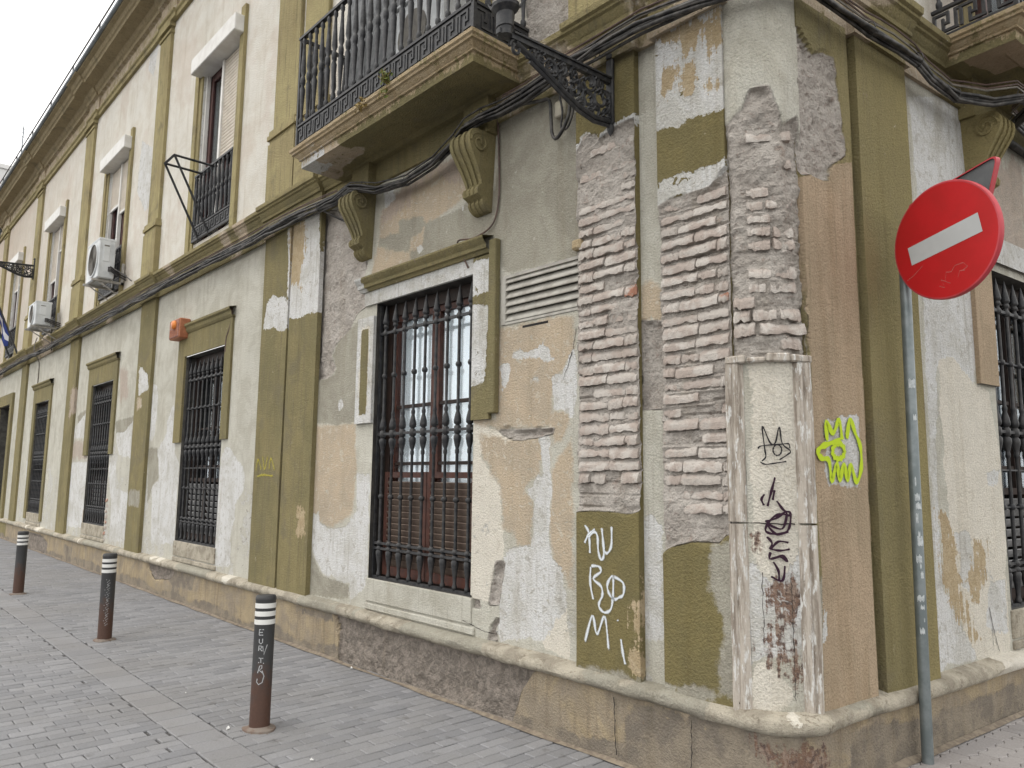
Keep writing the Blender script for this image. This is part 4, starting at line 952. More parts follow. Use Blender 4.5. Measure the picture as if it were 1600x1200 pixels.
def lower_window(u0,u1,z1,style):
    """style 0: near window with red-brown casement, 1: dark windows further off"""
    w=u1-u0; z0=.77; c=(u0+u1)/2
    # reveal
    mb=MB(True); dy=.30
    for ua in (u0,u1): mb.add([(ua,0,z0),(ua,dy,z0),(ua,dy,z1),(ua,0,z1)],[(0,1,2,3)])
    mb.add([(u0,0,z1),(u1,0,z1),(u1,dy,z1),(u0,dy,z1)],[(0,1,2,3)]); mb.add([(u0,0,z0),(u1,0,z0),(u1,dy,z0),(u0,dy,z0)],[(3,2,1,0)])
    mb.build('window_reveal',simple('dark_reveal',(.055,.05,.045),(.03,.028,.026),8,.8) if style==0 else DARKREV,B,recalc=False)
    # casement
    fy=.155; col=WOOD_RED if style==0 else WOOD_DARK
    mb=MB(True); t=.055
    mb.box(u0+.001,u0+.07,fy-.02,fy+.06,z0+.002,z1-.002); mb.box(u1-.07,u1-.001,fy-.02,fy+.06,z0+.002,z1-.002)
    mb.box(u0+.07,u1-.07,fy-.02,fy+.06,z1-.11,z1-.002); mb.box(u0+.07,u1-.07,fy-.02,fy+.06,z0+.002,z0+.06)
    win=mb.build('window',WOOD_DARK,B)
    mb=MB(True)
    for a,b in ((u0+.07,c-.002),(c+.002,u1-.07)):
        mb.box(a,a+t,fy,fy+.045,z0+.06,z1-.11); mb.box(b-t,b,fy,fy+.045,z0+.06,z1-.11)
        for zz in (z1-.11-t,z0+.06): mb.box(a+t,b-t,fy+.002,fy+.043,zz,zz+t)
    mb.build('casement',col,win)
    for zz in (2.27,1.76):
        for a,b in ((u0+.07+t,c-t),(c+t,u1-.07-t)): mb=MB(True); mb.box(a,b,fy+.008,fy+.038,zz,zz+.028); mb.build('glazing_bar',WOOD_DARK,win)
    for a,b in ((u0+.07+t,c-t),(c+t,u1-.07-t)):
        mb=MB(True); mb.box(a,b,fy+.022,fy+.027,z0+.115,z1-.165); mb.build('pane',GLASS,win)
    # what is behind the glass
    mb=MB(True)
    if style==0:
        vs=[];fs=[]; n=60
        for i in range(n+1):
            uu=u0+.03+(w-.06)*i/n; yy=fy+.050+.0018*math.sin(i*1.1)+.002*math.sin(i*.37)
            vs+=[(uu,yy,z0+.4),(uu,yy,z1-.01)]
            if i: fs.append((2*i-2,2*i,2*i+1,2*i-1))
        mb.add(vs,fs); mb.build('curtain',CURTAIN,win,recalc=False,smooth=60); dark_room(u0-.05,u1+.05,.301,1.,z0-.05,z1+.05,win)
    else:
        dark_room(u0-.05,u1+.05,.301,1.,z0-.05,z1+.05,win)
    # louvred shutters on the lower half
    sy=fy-.045; st=1.70 if style==0 else 1.62; sm=SLAT_BROWN if style==0 else SLAT_PALE
    for a,b in ((u0+.075,c-.004),(c+.004,u1-.075)):
        mb=MB(True); e=.05
        mb.rbox(a,a+e,sy-.018,sy+.018,z0+.03,st); mb.rbox(b-e,b,sy-.018,sy+.018,z0+.03,st)
        mb.box(a+e,b-e,sy-.016,sy+.016,st-e,st-.002); mb.box(a+e,b-e,sy-.016,sy+.016,z0+.032,z0+.11)
        mb.build('shutter_leaf',WOOD_RED if style==0 else WOOD_DARK,win)
        key=('slat',round(b-a-2*e,3),style)
        if key not in CACHE: CACHE[key]=slat_mesh(b-a-2*e,sm)
        zz=z0+.14
        while zz<st-e-.03:
            inst('slat',CACHE[key],win,fmat((a+b)/2,sy,zz)); zz+=.052 if style==0 else .075
    # iron grille
    gy=.045; mb=MB(True)
    for zz,hh in ((.782,.012),(1.03,.010),(1.075,.010),(2.035,.011),(2.958,.011)):
        mb.box(u0+.003,u1-.003,gy-.011,gy+.011,zz-hh,zz+hh)
    if style: 
        for zz in (1.48,2.56,1.75): mb.box(u0+.003,u1-.003,gy-.006,gy+.006,zz-.006,zz+.006)
    for ua in (u0+.012,u1-.012): mb.box(ua-.009,ua+.009,gy-.012,gy+.012,.785,z1-.01)
    gr=mb.build('window_grille',IRON,B)
    for i in range(9):
        uu=u0+w*(i+.62)/9.25
        inst('baluster',BAR,gr,fmat(uu,gy,0))
    # sill block under the grille
    mb=MB(True); mb.rbox(u0-.02,u1+.02,-.014,.30,.575,.768,.006); plaster_block(mb,'window_sill',B,None if style==0 else 'stone')
    mb=MB(True); mb.rbox(u0-.02,u1+.06,-.020,.2,.505,.560,.008); plaster_block(mb,'sill_base',B,None if style==0 else 'stone')
CACHE={}
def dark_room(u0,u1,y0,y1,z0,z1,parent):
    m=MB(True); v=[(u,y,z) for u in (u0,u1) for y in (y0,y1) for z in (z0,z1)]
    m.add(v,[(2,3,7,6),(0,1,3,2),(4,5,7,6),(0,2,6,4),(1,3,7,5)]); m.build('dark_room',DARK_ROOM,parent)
DARKREV=simple('grimy_reveal',(.10,.095,.085),(.06,.056,.05),8,.85)
lower_window(*WIN[0],3.24,0)
for w_ in WIN[1:]: lower_window(*w_,3.30,1)
lower_window(*WR,3.24,1)
# second building bay beyond the door
# surrounds of the lower windows
def strip(u0,u1,z0,z1,d,layer,name='window_surround',extra=None):
    A=axis(u0,u1,.03); Z=axis(z0,z1,.03)
    return skin(name,A,Z,'S',B,d=d,default=layer,sides=0.,mod=extra)
# near window: white-worn left jamb, olive right jamb, hood moulding
def jl(U,Z,at):
    v=np.minimum(np.minimum(U+6.03,-5.90-U),np.minimum(Z-2.22,3.02-Z)); at['olive']=np.maximum(at['olive'],np.clip(v,-CL,CL)); at['white']=np.clip(-v-.012,-CL,CL)
strip(-6.10,-5.822,2.14,3.13,.03,'cream',extra=jl)
def jr(U,Z,at):
    a=np.minimum(np.minimum(U+4.42,-4.235-U+.08*(Z-2.5)),np.minimum(Z-2.36,2.98-Z)-.10*np.abs(U+4.4)); b=np.minimum(np.minimum(U+4.42,-4.19-U),np.minimum(Z-3.06,3.33-Z))
    c=np.minimum(np.minimum(U+4.17,-4.0-U),np.minimum(Z-2.80,2.93-Z))
    at['white']=np.clip(np.maximum(np.maximum(a,b),c),-CL,CL)
strip(-4.398,-4.19,2.09,3.36,.03,'olive',extra=jr)
mb=MB(True); mb.rbox(-4.19,-4.105,-.055,0,2.13,3.46,.008); plaster_block(mb,'window_surround',B,'olive')
mb=MB(True); mb.box(-6.0,-4.40,-.022,0,3.242,3.375); plaster_block(mb,'window_lintel',B,'white')
hood=[(0,3.37),(.04,3.37),(.055,3.395),(.075,3.40),(.08,3.43),(.10,3.45),(.115,3.475),(.115,3.49),(0,3.51)]
def hm(U,Z,at): at['white']=np.maximum(at['white'],np.clip(-5.93-U,-CL,CL))
sweep('window_hood',axis(-6.05,-4.192,.05),hood,B,'olive',mod=hm,smooth=25)
mb=MB(True); mb.prism([(-d,z) for d,z in hood],0,-6.052,-6.05); plaster_block(mb,'hood_end',B,'white')
for i,(a,b) in enumerate(WIN[1:]):
    for ua,ub in ((a-.27,a-.002),(b+.002,b+.20)):
        z0=2.1 if i==0 else (2.0 if i==1 else .62)
        strip(ua,ub,z0,3.66,.03,'olive')
    strip(a-.002,b+.002,3.302,3.66,.03,'olive')
    sweep('window_hood',axis(a-.30,b+.23,.1),[(0,3.63),(.04,3.63),(.06,3.66),(.065,3.70),(.09,3.72),(.09,3.75),(0,3.77)],B,'olive',smooth=25)
strip(WR[0]-.30,WR[0]-.002,2.35,3.3,.03,'orange'); strip(WR[1]+.002,WR[1]+.27,2.3,3.3,.03,'orange')
def wrm(U,Z,at): at['white']=np.clip(np.minimum(U-.1,Z-3.0),-CL,CL)
strip(WR[0]-.30,WR[1]+.3,3.30,3.5,.03,'white')
# broken brick edge beside the third window
for k in range(8):
    inst('brick',random.choice(BM[k%2,.12]),B,fmat(-14.12+random.uniform(-.035,.03),.004+random.uniform(0,.01),.58+k*.092)@Matrix.Rotation(random.uniform(-.15,.15),4,'Y')@Matrix.Diagonal((random.uniform(.7,1.15),1,random.uniform(.9,1.4),1)))
# the vent
u0,u1,z0,z1=VENT
mb=MB(True)
for ua in (u0,u1): mb.add([(ua,0,z0),(ua,.12,z0),(ua,.12,z1),(ua,0,z1)],[(0,1,2,3)])
mb.add([(u0,0,z1),(u1,0,z1),(u1,.12,z1),(u0,.12,z1)],[(0,1,2,3)]); mb.add([(u0,0,z0),(u1,0,z0),(u1,.12,z0),(u0,.12,z0)],[(3,2,1,0)])
mb.add([(u0,.12,z0),(u1,.12,z0),(u1,.12,z1),(u0,.12,z1)],[(0,1,2,3)])
VENT_GREY=simple('painted_vent_metal',(.40,.385,.345),(.30,.285,.25),9,.6,0,.001,40)
vent=mb.build('vent',DARKREV,B,recalc=False)
mb=MB(True); mb.rbox(u0+.002,u0+.05,-.01,.08,z0+.002,z1-.002); mb.box(u0+.05,u1-.002,-.006,.08,z1-.025,z1-.003); mb.box(u0+.05,u1-.002,-.006,.08,z0+.002,z0+.02); mb.build('vent_frame',VENT_GREY,vent)
for k in range(6):
    zz=z0+.05+k*.0585
    mb=MB(True); mb.prism([(.030,zz+.036),(.036,zz+.034),(.012,zz-.020),(.004,zz-.026),(-.006,zz-.024),(-.006,zz-.016)],0,u0+.05,u1-.003); mb.build('vent_slat',VENT_GREY,vent)
mb=MB(True); mb.box(-3.86,-3.60,-.001,.03,2.735,2.752); mb.build('wall_slit',DARK_ROOM,B)
# the entrance far along the street
u0,u1,z0,z1=DOOR
mb=MB(True)
for ua in (u0,u1): mb.add([(ua,0,z0),(ua,.4,z0),(ua,.4,z1),(ua,0,z1)],[(0,1,2,3)])
mb.add([(u0,0,z1),(u1,0,z1),(u1,.4,z1),(u0,.4,z1)],[(0,1,2,3)])
mb.build('door_reveal',DARKREV,B,recalc=False)
DOOR_GREEN=simple('dark_green_door',(.035,.045,.03),(.05,.055,.035),6,.5)
mb=MB(True); mb.box(u0,u1,.38,.42,z0,z1); dr=mb.build('door',DOOR_GREEN,B)
for i in range(2):
    for zz in (.25,1.3,2.4):
        a=u0+.12+i*.82; mb=MB(True); mb.rbox(a,a+.64,.355,.38,zz,zz+.9,.015); mb.build('door_panel',DOOR_GREEN,dr)
for ua,ub in ((u0-.3,u0-.002),(u1+.002,u1+.30)): strip(ua,ub,.46,3.8,.06,'olive','door_surround')
strip(u0-.002,u1+.002,z1+.002,3.8,.06,'olive','door_surround')

# ---- upper windows
def fret(mb,p0,p1,z0,z1,unit,back=True):
    """Greek key cast on a thin plate, running from p0 to p1 (both (u,y))"""
    L=math.hypot(p1[0]-p0[0],p1[1]-p0[1]); n=max(1,round(L/unit)); un=L/n
    dx,dy=(p1[0]-p0[0])/L,(p1[1]-p0[1])/L
    def bar(a,b,za,zb,h=.010):
        c=[(p0[0]+dx*s,p0[1]+dy*s) for s in (a,b)]; nx,ny=-dy*h,dx*h
        v=[(c[i][0]+k*nx,c[i][1]+k*ny,z) for i in (0,1) for k in (-1,1) for z in (za,zb)]
        mb.add(v,[(0,1,3,2),(4,6,7,5),(0,4,5,1),(2,3,7,6),(0,2,6,4),(1,5,7,3)])
    h=z1-z0; bar(0,L,z0,z0+.024,.014); bar(0,L,z1-.022,z1,.014)
    if back: bar(0,L,z0+.024,z1-.022,.0015)
    t=.019; a0=z0+.024; H=h-.046
    for i in range(n):
        s=i*un; A=lambda k: s+k*un
        bar(A(.04),A(.04)+t,a0+.12*H,a0+.9*H); bar(A(.04)+t,A(.66)-t,a0+.9*H-t,a0+.9*H); bar(A(.66)-t,A(.66),a0+.40*H,a0+.9*H)
        bar(A(.36)+t,A(.66)-t,a0+.40*H,a0+.40*H+t); bar(A(.36),A(.36)+t,a0+.10*H,a0+.66*H)
        bar(A(.36)+t,A(.98),a0+.10*H,a0+.10*H+t); bar(A(.84),A(.84)+t,a0+.10*H+t,a0+.9*H); bar(A(.84)+t,A(1.04),a0+.9*H-t,a0+.9*H) if i<n-1 else None
def upper_window(u0,u1,z0,z1,split,lleft,lright,railtop,nbal,boxd=.17):
    c=u0+(u1-u0)*split; dy=.28
    mb=MB(True)
    for ua in (u0,u1): mb.add([(ua,0,z0),(ua,dy,z0),(ua,dy,z1),(ua,0,z1)],[(0,1,2,3)])
    mb.add([(u0,0,z1),(u1,0,z1),(u1,dy,z1),(u0,dy,z1)],[(0,1,2,3)]); mb.add([(u0,0,z0),(u1,0,z0),(u1,dy,z0),(u0,dy,z0)],[(3,2,1,0)])
    n=len(mb.v); A={k:np.full(n,-CL) for k in LAYERS}; A['flake']=np.zeros(n); A['white'][:]=.02
    mb.build('window_reveal',PLASTER,B,recalc=False,attrs=A)
    mb=MB(True)
    mb.box(u0+.002,u0+.05,.03,.08,z0,z1-.002); mb.box(u1-.05,u1-.002,.03,.08,z0,z1-.002); mb.box(c-.03,c+.03,.02,.08,z0,z1-.30)
    win=mb.build('window',WHITE_PL,B)
    mb=MB(True)
    for a,b in ((u0+.05,c-.03),(c+.03,u1-.05)):
        mb.box(a,a+.09,.09,.13,z0,z1-.25); mb.box(b-.09,b,.09,.13,z0,z1-.25); mb.box(a+.09,b-.09,.092,.128,z0+.9,z0+.97); mb.box(a+.09,b-.09,.092,.128,z1-.4,z1-.25)
    mb.build('casement',simple('oxblood_wood',(.075,.028,.024),(.05,.02,.018),10,.5),win)
    for a,b in ((u0+.14,c-.12),(c+.12,u1-.14)):
        mb=MB(True); mb.box(a,b,.11,.116,z0,z1-.4); mb.build('pane',GLASS,win)
    dark_room(u0-.05,u1+.05,.281,1.2,z0-.05,z1+.05,win)
    mb=MB(True); mb.rbox(u0-.10,u1+.12,-boxd,.09,z1-.29,z1-.05,.01); mb.build('shutter_box',WHITE_PL,win)
    for a,b,low in ((u0+.05,c-.03,lleft),(c+.03,u1-.05,lright)):
        if low is None: continue
        mb=MB(True); zz=low; k=0
        while zz<z1-.31:
            h=min(.052,z1-.30-zz); mb.prism([(.065,zz),(.045,zz+.006),(.040,zz+h*.5),(.045,zz+h-.008),(.065,zz+h)],0,a,b); zz+=.052
        mb.build('roller_shutter',SHUTTER_PL,win)
        mb=MB(True); mb.rbox(a,b,.04,.07,low-.05,low,.004); mb.build('shutter_bar',WHITE_PL,win)
    # olive frame
    skin('window_surround',axis(u0-.24,u0-.10,.05),axis(4.80,z1+.12,.1),'-',B,d=.045,default='olive',sides=0.)
    skin('window_surround',axis(u0-.10,u0-.002,.05),axis(4.80,z1+.12,.1),'-',B,d=.022,default='olive',sides=0.)
    skin('window_surround',axis(u1+.002,u1+.14,.05),axis(4.80,z1+.12,.1),'-',B,d=.045,default='olive',sides=0.)
    # low iron balustrade
    y=-.03; mb=MB(True); mb.box(u0+.004,u1-.004,y-.02,y+.02,railtop-.03,railtop); mb.box(u0+.004,u1-.004,y-.012,y+.012,z0+.02,z0+.03); mb.box(u0+.004,u0+.02,y-.012,y+.012,z0+.02,railtop-.03); mb.box(u1-.02,u1-.004,y-.012,y+.012,z0+.02,railtop-.03)
    fret(mb,(u0+.01,y),(u1-.01,y),z0+.03,z0+.24,.165); rl=mb.build('window_railing',IRON,B)
    for i in range(nbal):
        uu=u0+(u1-u0)*(i+.5)/nbal
        inst('baluster',BALU,rl,fmat(uu,y,z0+.24)@Matrix.Diagonal((1,1,(railtop-.03-z0-.24),1)))
upper_window(*UP[0],.48,None,6.05,5.95,10)
upper_window(*UP[1],.5,6.75,6.55,5.75,10)
upper_window(*UP[2],.5,6.25,6.9,5.7,8)
upper_window(*UP[3],.5,6.9,7.0,5.7,6)
# ---- balcony doors
def balcony_door(u0,u1,z0,z1):
    mb=MB(True); dy=.3
    for ua in (u0,u1): mb.add([(ua,0,z0),(ua,dy,z0),(ua,dy,z1),(ua,0,z1)],[(0,1,2,3)])
    mb.add([(u0,0,z1),(u1,0,z1),(u1,dy,z1),(u0,dy,z1)],[(0,1,2,3)])
    mb.build('door_reveal',WHITE_PL,B,recalc=False)
    mb=MB(True); c=(u0+u1)/2
    mb.box(u0+.002,u0+.08,.15,.22,z0,z1-.002); mb.box(u1-.08,u1-.002,.15,.22,z0,z1-.002); mb.box(u0+.08,u1-.08,.15,.22,z1-.1,z1-.002); mb.box(c-.06,c+.06,.15,.22,z0,z1-.1); mb.box(u0+.08,c-.06,.16,.20,z0,z0+.7); mb.box(c+.06,u1-.08,.16,.20,z0,z0+.7)
    d=mb.build('balcony_door',WOOD_RED,B)
    mb=MB(True); mb.box(u0+.08,u1-.08,.18,.186,z0+.7,z1-.1); mb.build('pane',GLASS,d)
    dark_room(u0-.05,u1+.05,.301,1.2,z0-.05,z1+.05,d)
    skin('door_surround',axis(u0-.2,u0-.002,.05),axis(4.80,z1+.12,.1),'-',B,d=.04,default='olive',sides=0.)
    skin('door_surround',axis(u1+.002,u1+.2,.05),axis(4.80,z1+.12,.1),'-',B,d=.04,default='olive',sides=0.)
balcony_door(*UDOOR); balcony_door(.65,2.05,4.86,7.6)
# ---- balconies
def balcony(uc,half,dep,nfront,patch):
    prof=[(.0,4.60),(.0,4.672),(.020,4.675),(.021,4.690),(.030,4.696),(.048,4.716),(.052,4.726),(.072,4.729),(.074,4.747),(.090,4.757),(.092,4.784),(.06,4.79)]
    xl,xr=uc-half,uc+half; A=[];
    vs=[];fs=[];n=len(prof)
    N=24
    path=[(xl,t,-1,0) for t in np.linspace(.0,dep,6)]+[(x,dep,0,1) for x in np.linspace(xl,xr,N)]+[(xr,t,1,0) for t in np.linspace(dep,0.,6)]
    for i,(x,d,ex,ey) in enumerate(path):
        if i==5 or i==6: ex,ey=-1,1
        if i==5+N or i==6+N: ex,ey=1,1
        for e,z in prof:
            e2=e+(.006*vnoise(x*3+d,z*20,2.)) ; vs.append((x+ex*e2,-(d+ey*e2 if not(ey==0 and d==0) else -.02),z))
    m=len(path)
    for i in range(m-1):
        for k in range(n-1): fs.append((i*n+k,(i+1)*n+k,(i+1)*n+k+1,i*n+k+1))
    mb=MB(True); mb.add(vs,fs); V=np.array(vs)
    At={k:np.full(len(vs),-CL) for k in LAYERS}; At['flake']=np.zeros(len(vs)); At['olive'][:]=CL
    if patch: 
        At['cream']=np.full(len(vs),-CL); At['white']=np.clip(np.minimum(np.minimum(-6.0-V[:,0],4.705-V[:,2]),.1)-.01,-CL,CL); At['tan']=np.clip(np.minimum(-5.75-V[:,0]+.3*vnoise(V[:,0],V[:,2]*9,3.),.05),-CL,CL)
        At['stone'][:]=-CL
    At['tan2']=np.clip((V[:,2]-4.695)*1.6+.05,-CL,.05)
    sl=mb.build('balcony',PLASTER,B,recalc=True,attrs=At,smooth=30)
    # floor and soffit, the soffit with a sunk panel
    mb=MB(True); mb.box(xl-.06,xr+.06,-dep-.06,-.0,4.765,4.789); mb.build('balcony_floor',BROWN_PIPE,sl)
    us=axis(xl,xr,.04); ds=axis(.0,dep,.03); U,Dd=np.meshgrid(us,ds,indexing='ij')
    inset=np.minimum(np.minimum(U-xl-.14,xr-.14-U),np.minimum(Dd-.10,dep-.12-Dd)); Zs=4.601+.028*sstep(0,.02,inset)
    at={k:np.full(U.shape,-CL) for k in LAYERS}; at['olive'][:]=CL; at['flake']=np.zeros(U.shape)
    if patch:
        q=np.minimum(-5.72-U-.3*(Dd-.35),Dd-.22+.35*fbm(U,Dd,3,3)); at['tan']=np.clip(q,-CL,CL); at['white']=np.clip(np.minimum(-6.2-U,Dd-.3),-CL,CL)
    else:
        at['orange']=np.clip(np.minimum(Dd-.2,.5-U)+.1*fbm(U,Dd,3,3),-CL,CL)
    idx=np.arange(U.size).reshape(U.shape); I,J=np.nonzero(np.ones((U.shape[0]-1,U.shape[1]-1)))
    F=np.stack([idx[I,J],idx[I+1,J],idx[I+1,J+1],idx[I,J+1]],1)
    m2=MB(True); m2.v=[tuple(p) for p in np.stack([U,-Dd,Zs],2).reshape(-1,3)]; m2.f=[tuple(int(i) for i in f) for f in F]
    m2.build('soffit',PLASTER,sl,recalc=False,attrs=full_attrs(at))
    # consoles
    for cu in (uc-.86,uc+.86):
        hw=.135
        sil=[(0,4.31),(.20,4.31),(.24,4.295),(.262,4.26),(.265,4.21),(.25,4.16),(.225,4.12),(.195,4.07),(.165,4.02),(.14,3.97),(.122,3.93),(.115,3.90),(.14,3.885),(.155,3.855),(.15,3.82),(.11,3.80),(.095,3.79),(.10,3.765),(.085,3.735),(.055,3.71),(.03,3.70),(0,3.70)]
        hw=.125
        def body(a,b,inset_):
            m_=MB(True); m_.prism([(-max(0,d-inset_) ,z) for d,z in sil],0,a,b); return m_
        mb=MB(True)
        for a,b,ins in ((-hw,-hw+.035,0),(-hw+.035,-.05,.014),(-.05,-.018,0),(-.018,.018,.012),(.018,.05,0),(.05,hw-.035,.014),(hw-.035,hw,0)):
            t=1.
            mb.prism([(-max(0,d-(ins if z>3.90 else .5*ins)),z) for d,z in sil],0,cu+a,cu+b)
        # taper towards the foot
        mb.v=[(cu+(x-cu)*(1-.30*float(sstep(4.25,3.75,np.array(z)))),y,z) for x,y,z in mb.v]
        for s_ in (-1,1):
            sp=[]
            for i in range(26):
                a=i/25*2*math.pi*1.6; r=.085*(1-i/30)
                sp.append((cu+s_*(hw*.985),-(.165+r*math.cos(a)),4.205+r*math.sin(a)))
            mb.tube(sp,.011,5)
        plaster_block(mb,'console',sl,'olive',smooth=30)
        mb=MB(True); mb.box(cu-.15,cu+.15,-.11,0,4.312,4.602); plaster_block(mb,'console_block',sl,'olive')
    # ironwork
    zb,zt=4.80,5.035; yl=-(dep+.035); mb=MB(True)
    ex=.04
    fret(mb,(xl-ex,yl),(xr+ex,yl),zb,zt,.165,patch); fret(mb,(xl-ex,-.0),(xl-ex,yl),zb,zt,.165,patch); fret(mb,(xr+ex,yl),(xr+ex,0),zb,zt,.165,patch)
    for px_ in (xl-ex,xr+ex): mb.box(px_-.014,px_+.014,yl-.014,yl+.014,4.79,5.93)
    fp_=mb.build('fret_band',IRON,sl)
    mb=MB(True); mb.box(xl-ex-.022,xr+ex+.022,yl-.022,yl+.022,5.93,5.955)
    for px_ in (xl-ex,xr+ex): mb.box(px_-.02,px_+.02,yl+.022,0,5.93,5.955)
    mb.build('handrail',IRON,sl)
    for i in range(nfront):
        uu=xl-ex+(xr-xl+2*ex)*(i+.5)/nfront; inst('baluster',BALU,sl,fmat(uu,yl,zt)@Matrix.Diagonal((1,1,.895,1)))
    for px_ in (xl-ex,xr+ex):
        for k in range(4): inst('baluster',BALU,sl,fmat(px_,yl*(.1+.22*k),zt)@Matrix.Diagonal((1,1,.895,1)))
    return sl
balcony(-5.165,1.30,.5,22,True)
balcony(1.34,1.29,.5,22,False)
# ---- paint marks on the walls
def ribbon(strokes,w,doff,mat,name,parent,label=None):
    mb=MB(True); core=[]
    for pts in strokes:
        P=[np.array(p,float) for p in pts]
        # smooth the stroke
        Q=[]
        n=len(P)
        for i in range(n-1):
            p0=P[max(i-1,0)];p1=P[i];p2=P[i+1];p3=P[min(i+2,n-1)]
            for t in np.linspace(0,1,6,endpoint=False):
                Q.append(.5*((2*p1)+(-p0+p2)*t+(2*p0-5*p1+4*p2-p3)*t*t+(-p0+3*p1-3*p2+p3)*t**3))
        Q.append(P[-1])
        m=len(Q); b0=len(mb.v); vs=[];fs=[]
        for i,q in enumerate(Q):
            t=Q[min(i+1,m-1)]-Q[max(i-1,0)]; L=np.hypot(*t); t=t/(L if L>1e-6 else 1); nn=np.array([-t[1],t[0]])
            e=min(i,m-1-i); end=1. if e>0 else .0
            ww=w*(1+.25*math.sin(i*.9+len(P)))
            for k,cv in ((-1,0),(-.5,.6),(0,1),(.5,.6),(1,0)):
                p=q+nn*ww*.5*k*1.3; vs.append((p[0],-doff-.0002*(b0%7),p[1])); core.append(cv*end if e==0 else cv)
        for i in range(m-1):
            for k in range(4): fs.append((i*5+k,i*5+k+1,(i+1)*5+k+1,(i+1)*5+k))
        mb.add(vs,fs)
    o=mb.build(name,mat,parent,recalc=False,attrs={'core':core})
    if label: o['label']=label
    return o
def sset(n): return [s for nm,g,w,s in STROKES if nm==n],[w for nm,g,w,s in STROKES if nm==n][0]
for n,dd,mat,lab in (('kubomi',.0545,SPRAY_WHITE,'white sprayed letters KU BO MI on the olive pilaster'),('face',.052,SPRAY_GREEN,'lime green sprayed beaked face'),('fox',.036,MARKER,'black marker drawing of a long-eared head'),('tag',.036,MARKER_P,'dark purple marker tag'),('ytag',.0545,SPRAY_YEL,'faint yellow scribble')):
    s,w_=sset(n); ribbon(s,w_,dd,mat,'graffiti',B,lab)
# ================================================================ THINGS ON AND AROUND THE BUILDING
def lb(mb,name,mat,parent,smooth=None,attrs=None,recalc=True):
    """build a part in its thing's own coordinates"""
    o=mb.build(name,mat,None,smooth=smooth,attrs=attrs,recalc=recalc); o.parent=parent; return o
def copy_thing(src,loc,label,rotz=None):
    c=src.copy(); COL.objects.link(c); c.location=loc; c['label']=label
    if rotz is not None: c.rotation_euler.z=rotz
    for ch in src.children:
        d=ch.copy(); COL.objects.link(d); d.parent=c
        for gc in ch.children:
            e=gc.copy(); COL.objects.link(e); e.parent=d
    return c
STICK=simple('torn_paper',(.50,.53,.54),(.34,.37,.38),50,.8)
# ---- bollards
def curve_text(mb,core,strokes,r,w,a0):
    """pen strokes on a cylinder: strokes in (arc length, z)"""
    for P in strokes:
        n=len(P); b=len(mb.v); vs=[];fs=[]
        for i,(s,z) in enumerate(P):
            q0=P[max(i-1,0)];q1=P[min(i+1,n-1)]; tx,tz=q1[0]-q0[0],q1[1]-q0[1]; L=math.hypot(tx,tz) or 1; nx,nz=-tz/L,tx/L
            for k,c in ((-1,0),(0,1),(1,0)):
                ss=s+nx*w*k; zz=z+nz*w*k; a=a0+ss/r
                vs.append((r*math.cos(a),r*math.sin(a),zz)); core.append(c)
        for i in range(n-1):
            for k in range(2): fs.append((i*3+k,i*3+k+1,(i+1)*3+k+1,(i+1)*3+k))
        mb.add(vs,fs)
def bollard(loc,lean,label,marks):
    t=empty('bollard',loc,label,'bollard','bollards along the kerb'); t.rotation_euler=lean
    mb=MB(); r=.066
    mb.lathe([(r,-.03),(r,.02),(r,.4),(r,.818),(r+.002,.822),(r+.002,.838),(r-.006,.852),(.0,.856)],n=28); lb(mb,'post',BOLLARD,t,smooth=40)
    for z in (.665,.718,.77):
        mb=MB(); mb.lathe([(r+.0005,z),(r+.0015,z+.001),(r+.0015,z+.031),(r+.0005,z+.032)],n=28); lb(mb,'reflective_band',BAND,t,smooth=40)
    mb=MB(); mb.lathe([(.115,-.02),(.112,.006),(.085,.012),(.068,.02)],n=18)
    mb.v=[(x*(1+.18*math.sin(3*math.atan2(y,x)+loc[0])),y*(1+.1*math.cos(2*math.atan2(y,x))),z) for x,y,z in mb.v]
    lb(mb,'base_collar',simple('rusty_mortar',(.15,.105,.08),(.2,.17,.145),14,.9,0,.004,40),t,smooth=50)
    if marks:
        mb=MB(); core=[]; cam_dir=math.atan2(-3.65-loc[1],0-loc[0])
        curve_text(mb,core,marks,r+.0012,.0042,cam_dir); lb(mb,'pen_marks',CHALK,t,recalc=False,attrs={'core':core})
    return t
def seg(*p): return list(p)
x=-.018
E_=[[(x-.015,.60),(x-.015,.635),(x+.015,.635)],[(x-.015,.617),(x+.008,.618)],[(x-.015,.60),(x+.012,.60)],
 [(x-.012,.575),(x-.012,.553),(x,.545),(x+.01,.553),(x+.01,.577)],
 [(x-.014,.50),(x-.012,.532),(x+.004,.53),(x+.006,.518),(x-.008,.514),(x+.012,.498)],
 [(x+.012,.53),(x+.022,.475),(x+.042,.538)],
 [(x-.01,.455),(x+.02,.452)],[(x+.004,.455),(x+.006,.425)],[(x-.012,.427),(x+.026,.42)],
 [(x-.012,.36),(x+.0,.405),(x+.014,.408),(x+.014,.39),(x-.002,.378),(x+.02,.36)],[(x+.016,.375),(x+.03,.34),(x+.02,.30),(x-.002,.288),(x-.016,.305),(x-.012,.325)]]
bollard((-4.916,-1.361,0),(R_(-1.2),R_(-2.2),0),'nearest rusty black bollard with white hoops and pale letters down its post',E_)
sq=[]
for k in range(9):
    z=.60-k*.05; sq.append([(-.02+.012*math.sin(k*2.),z),(.012,z-.008),(-.012,z-.028),(.02,z-.034),(-.005,z-.046)])
bollard((-8.474,-1.388,0),(R_(.3),R_(-.3),0),'middle bollard of the row, its black post scribbled with pale squiggles',sq)
bollard((-12.415,-1.475,0),(R_(0),R_(-.6),0),'farthest bollard of the row, plain post rusted brown on its lower half',None)

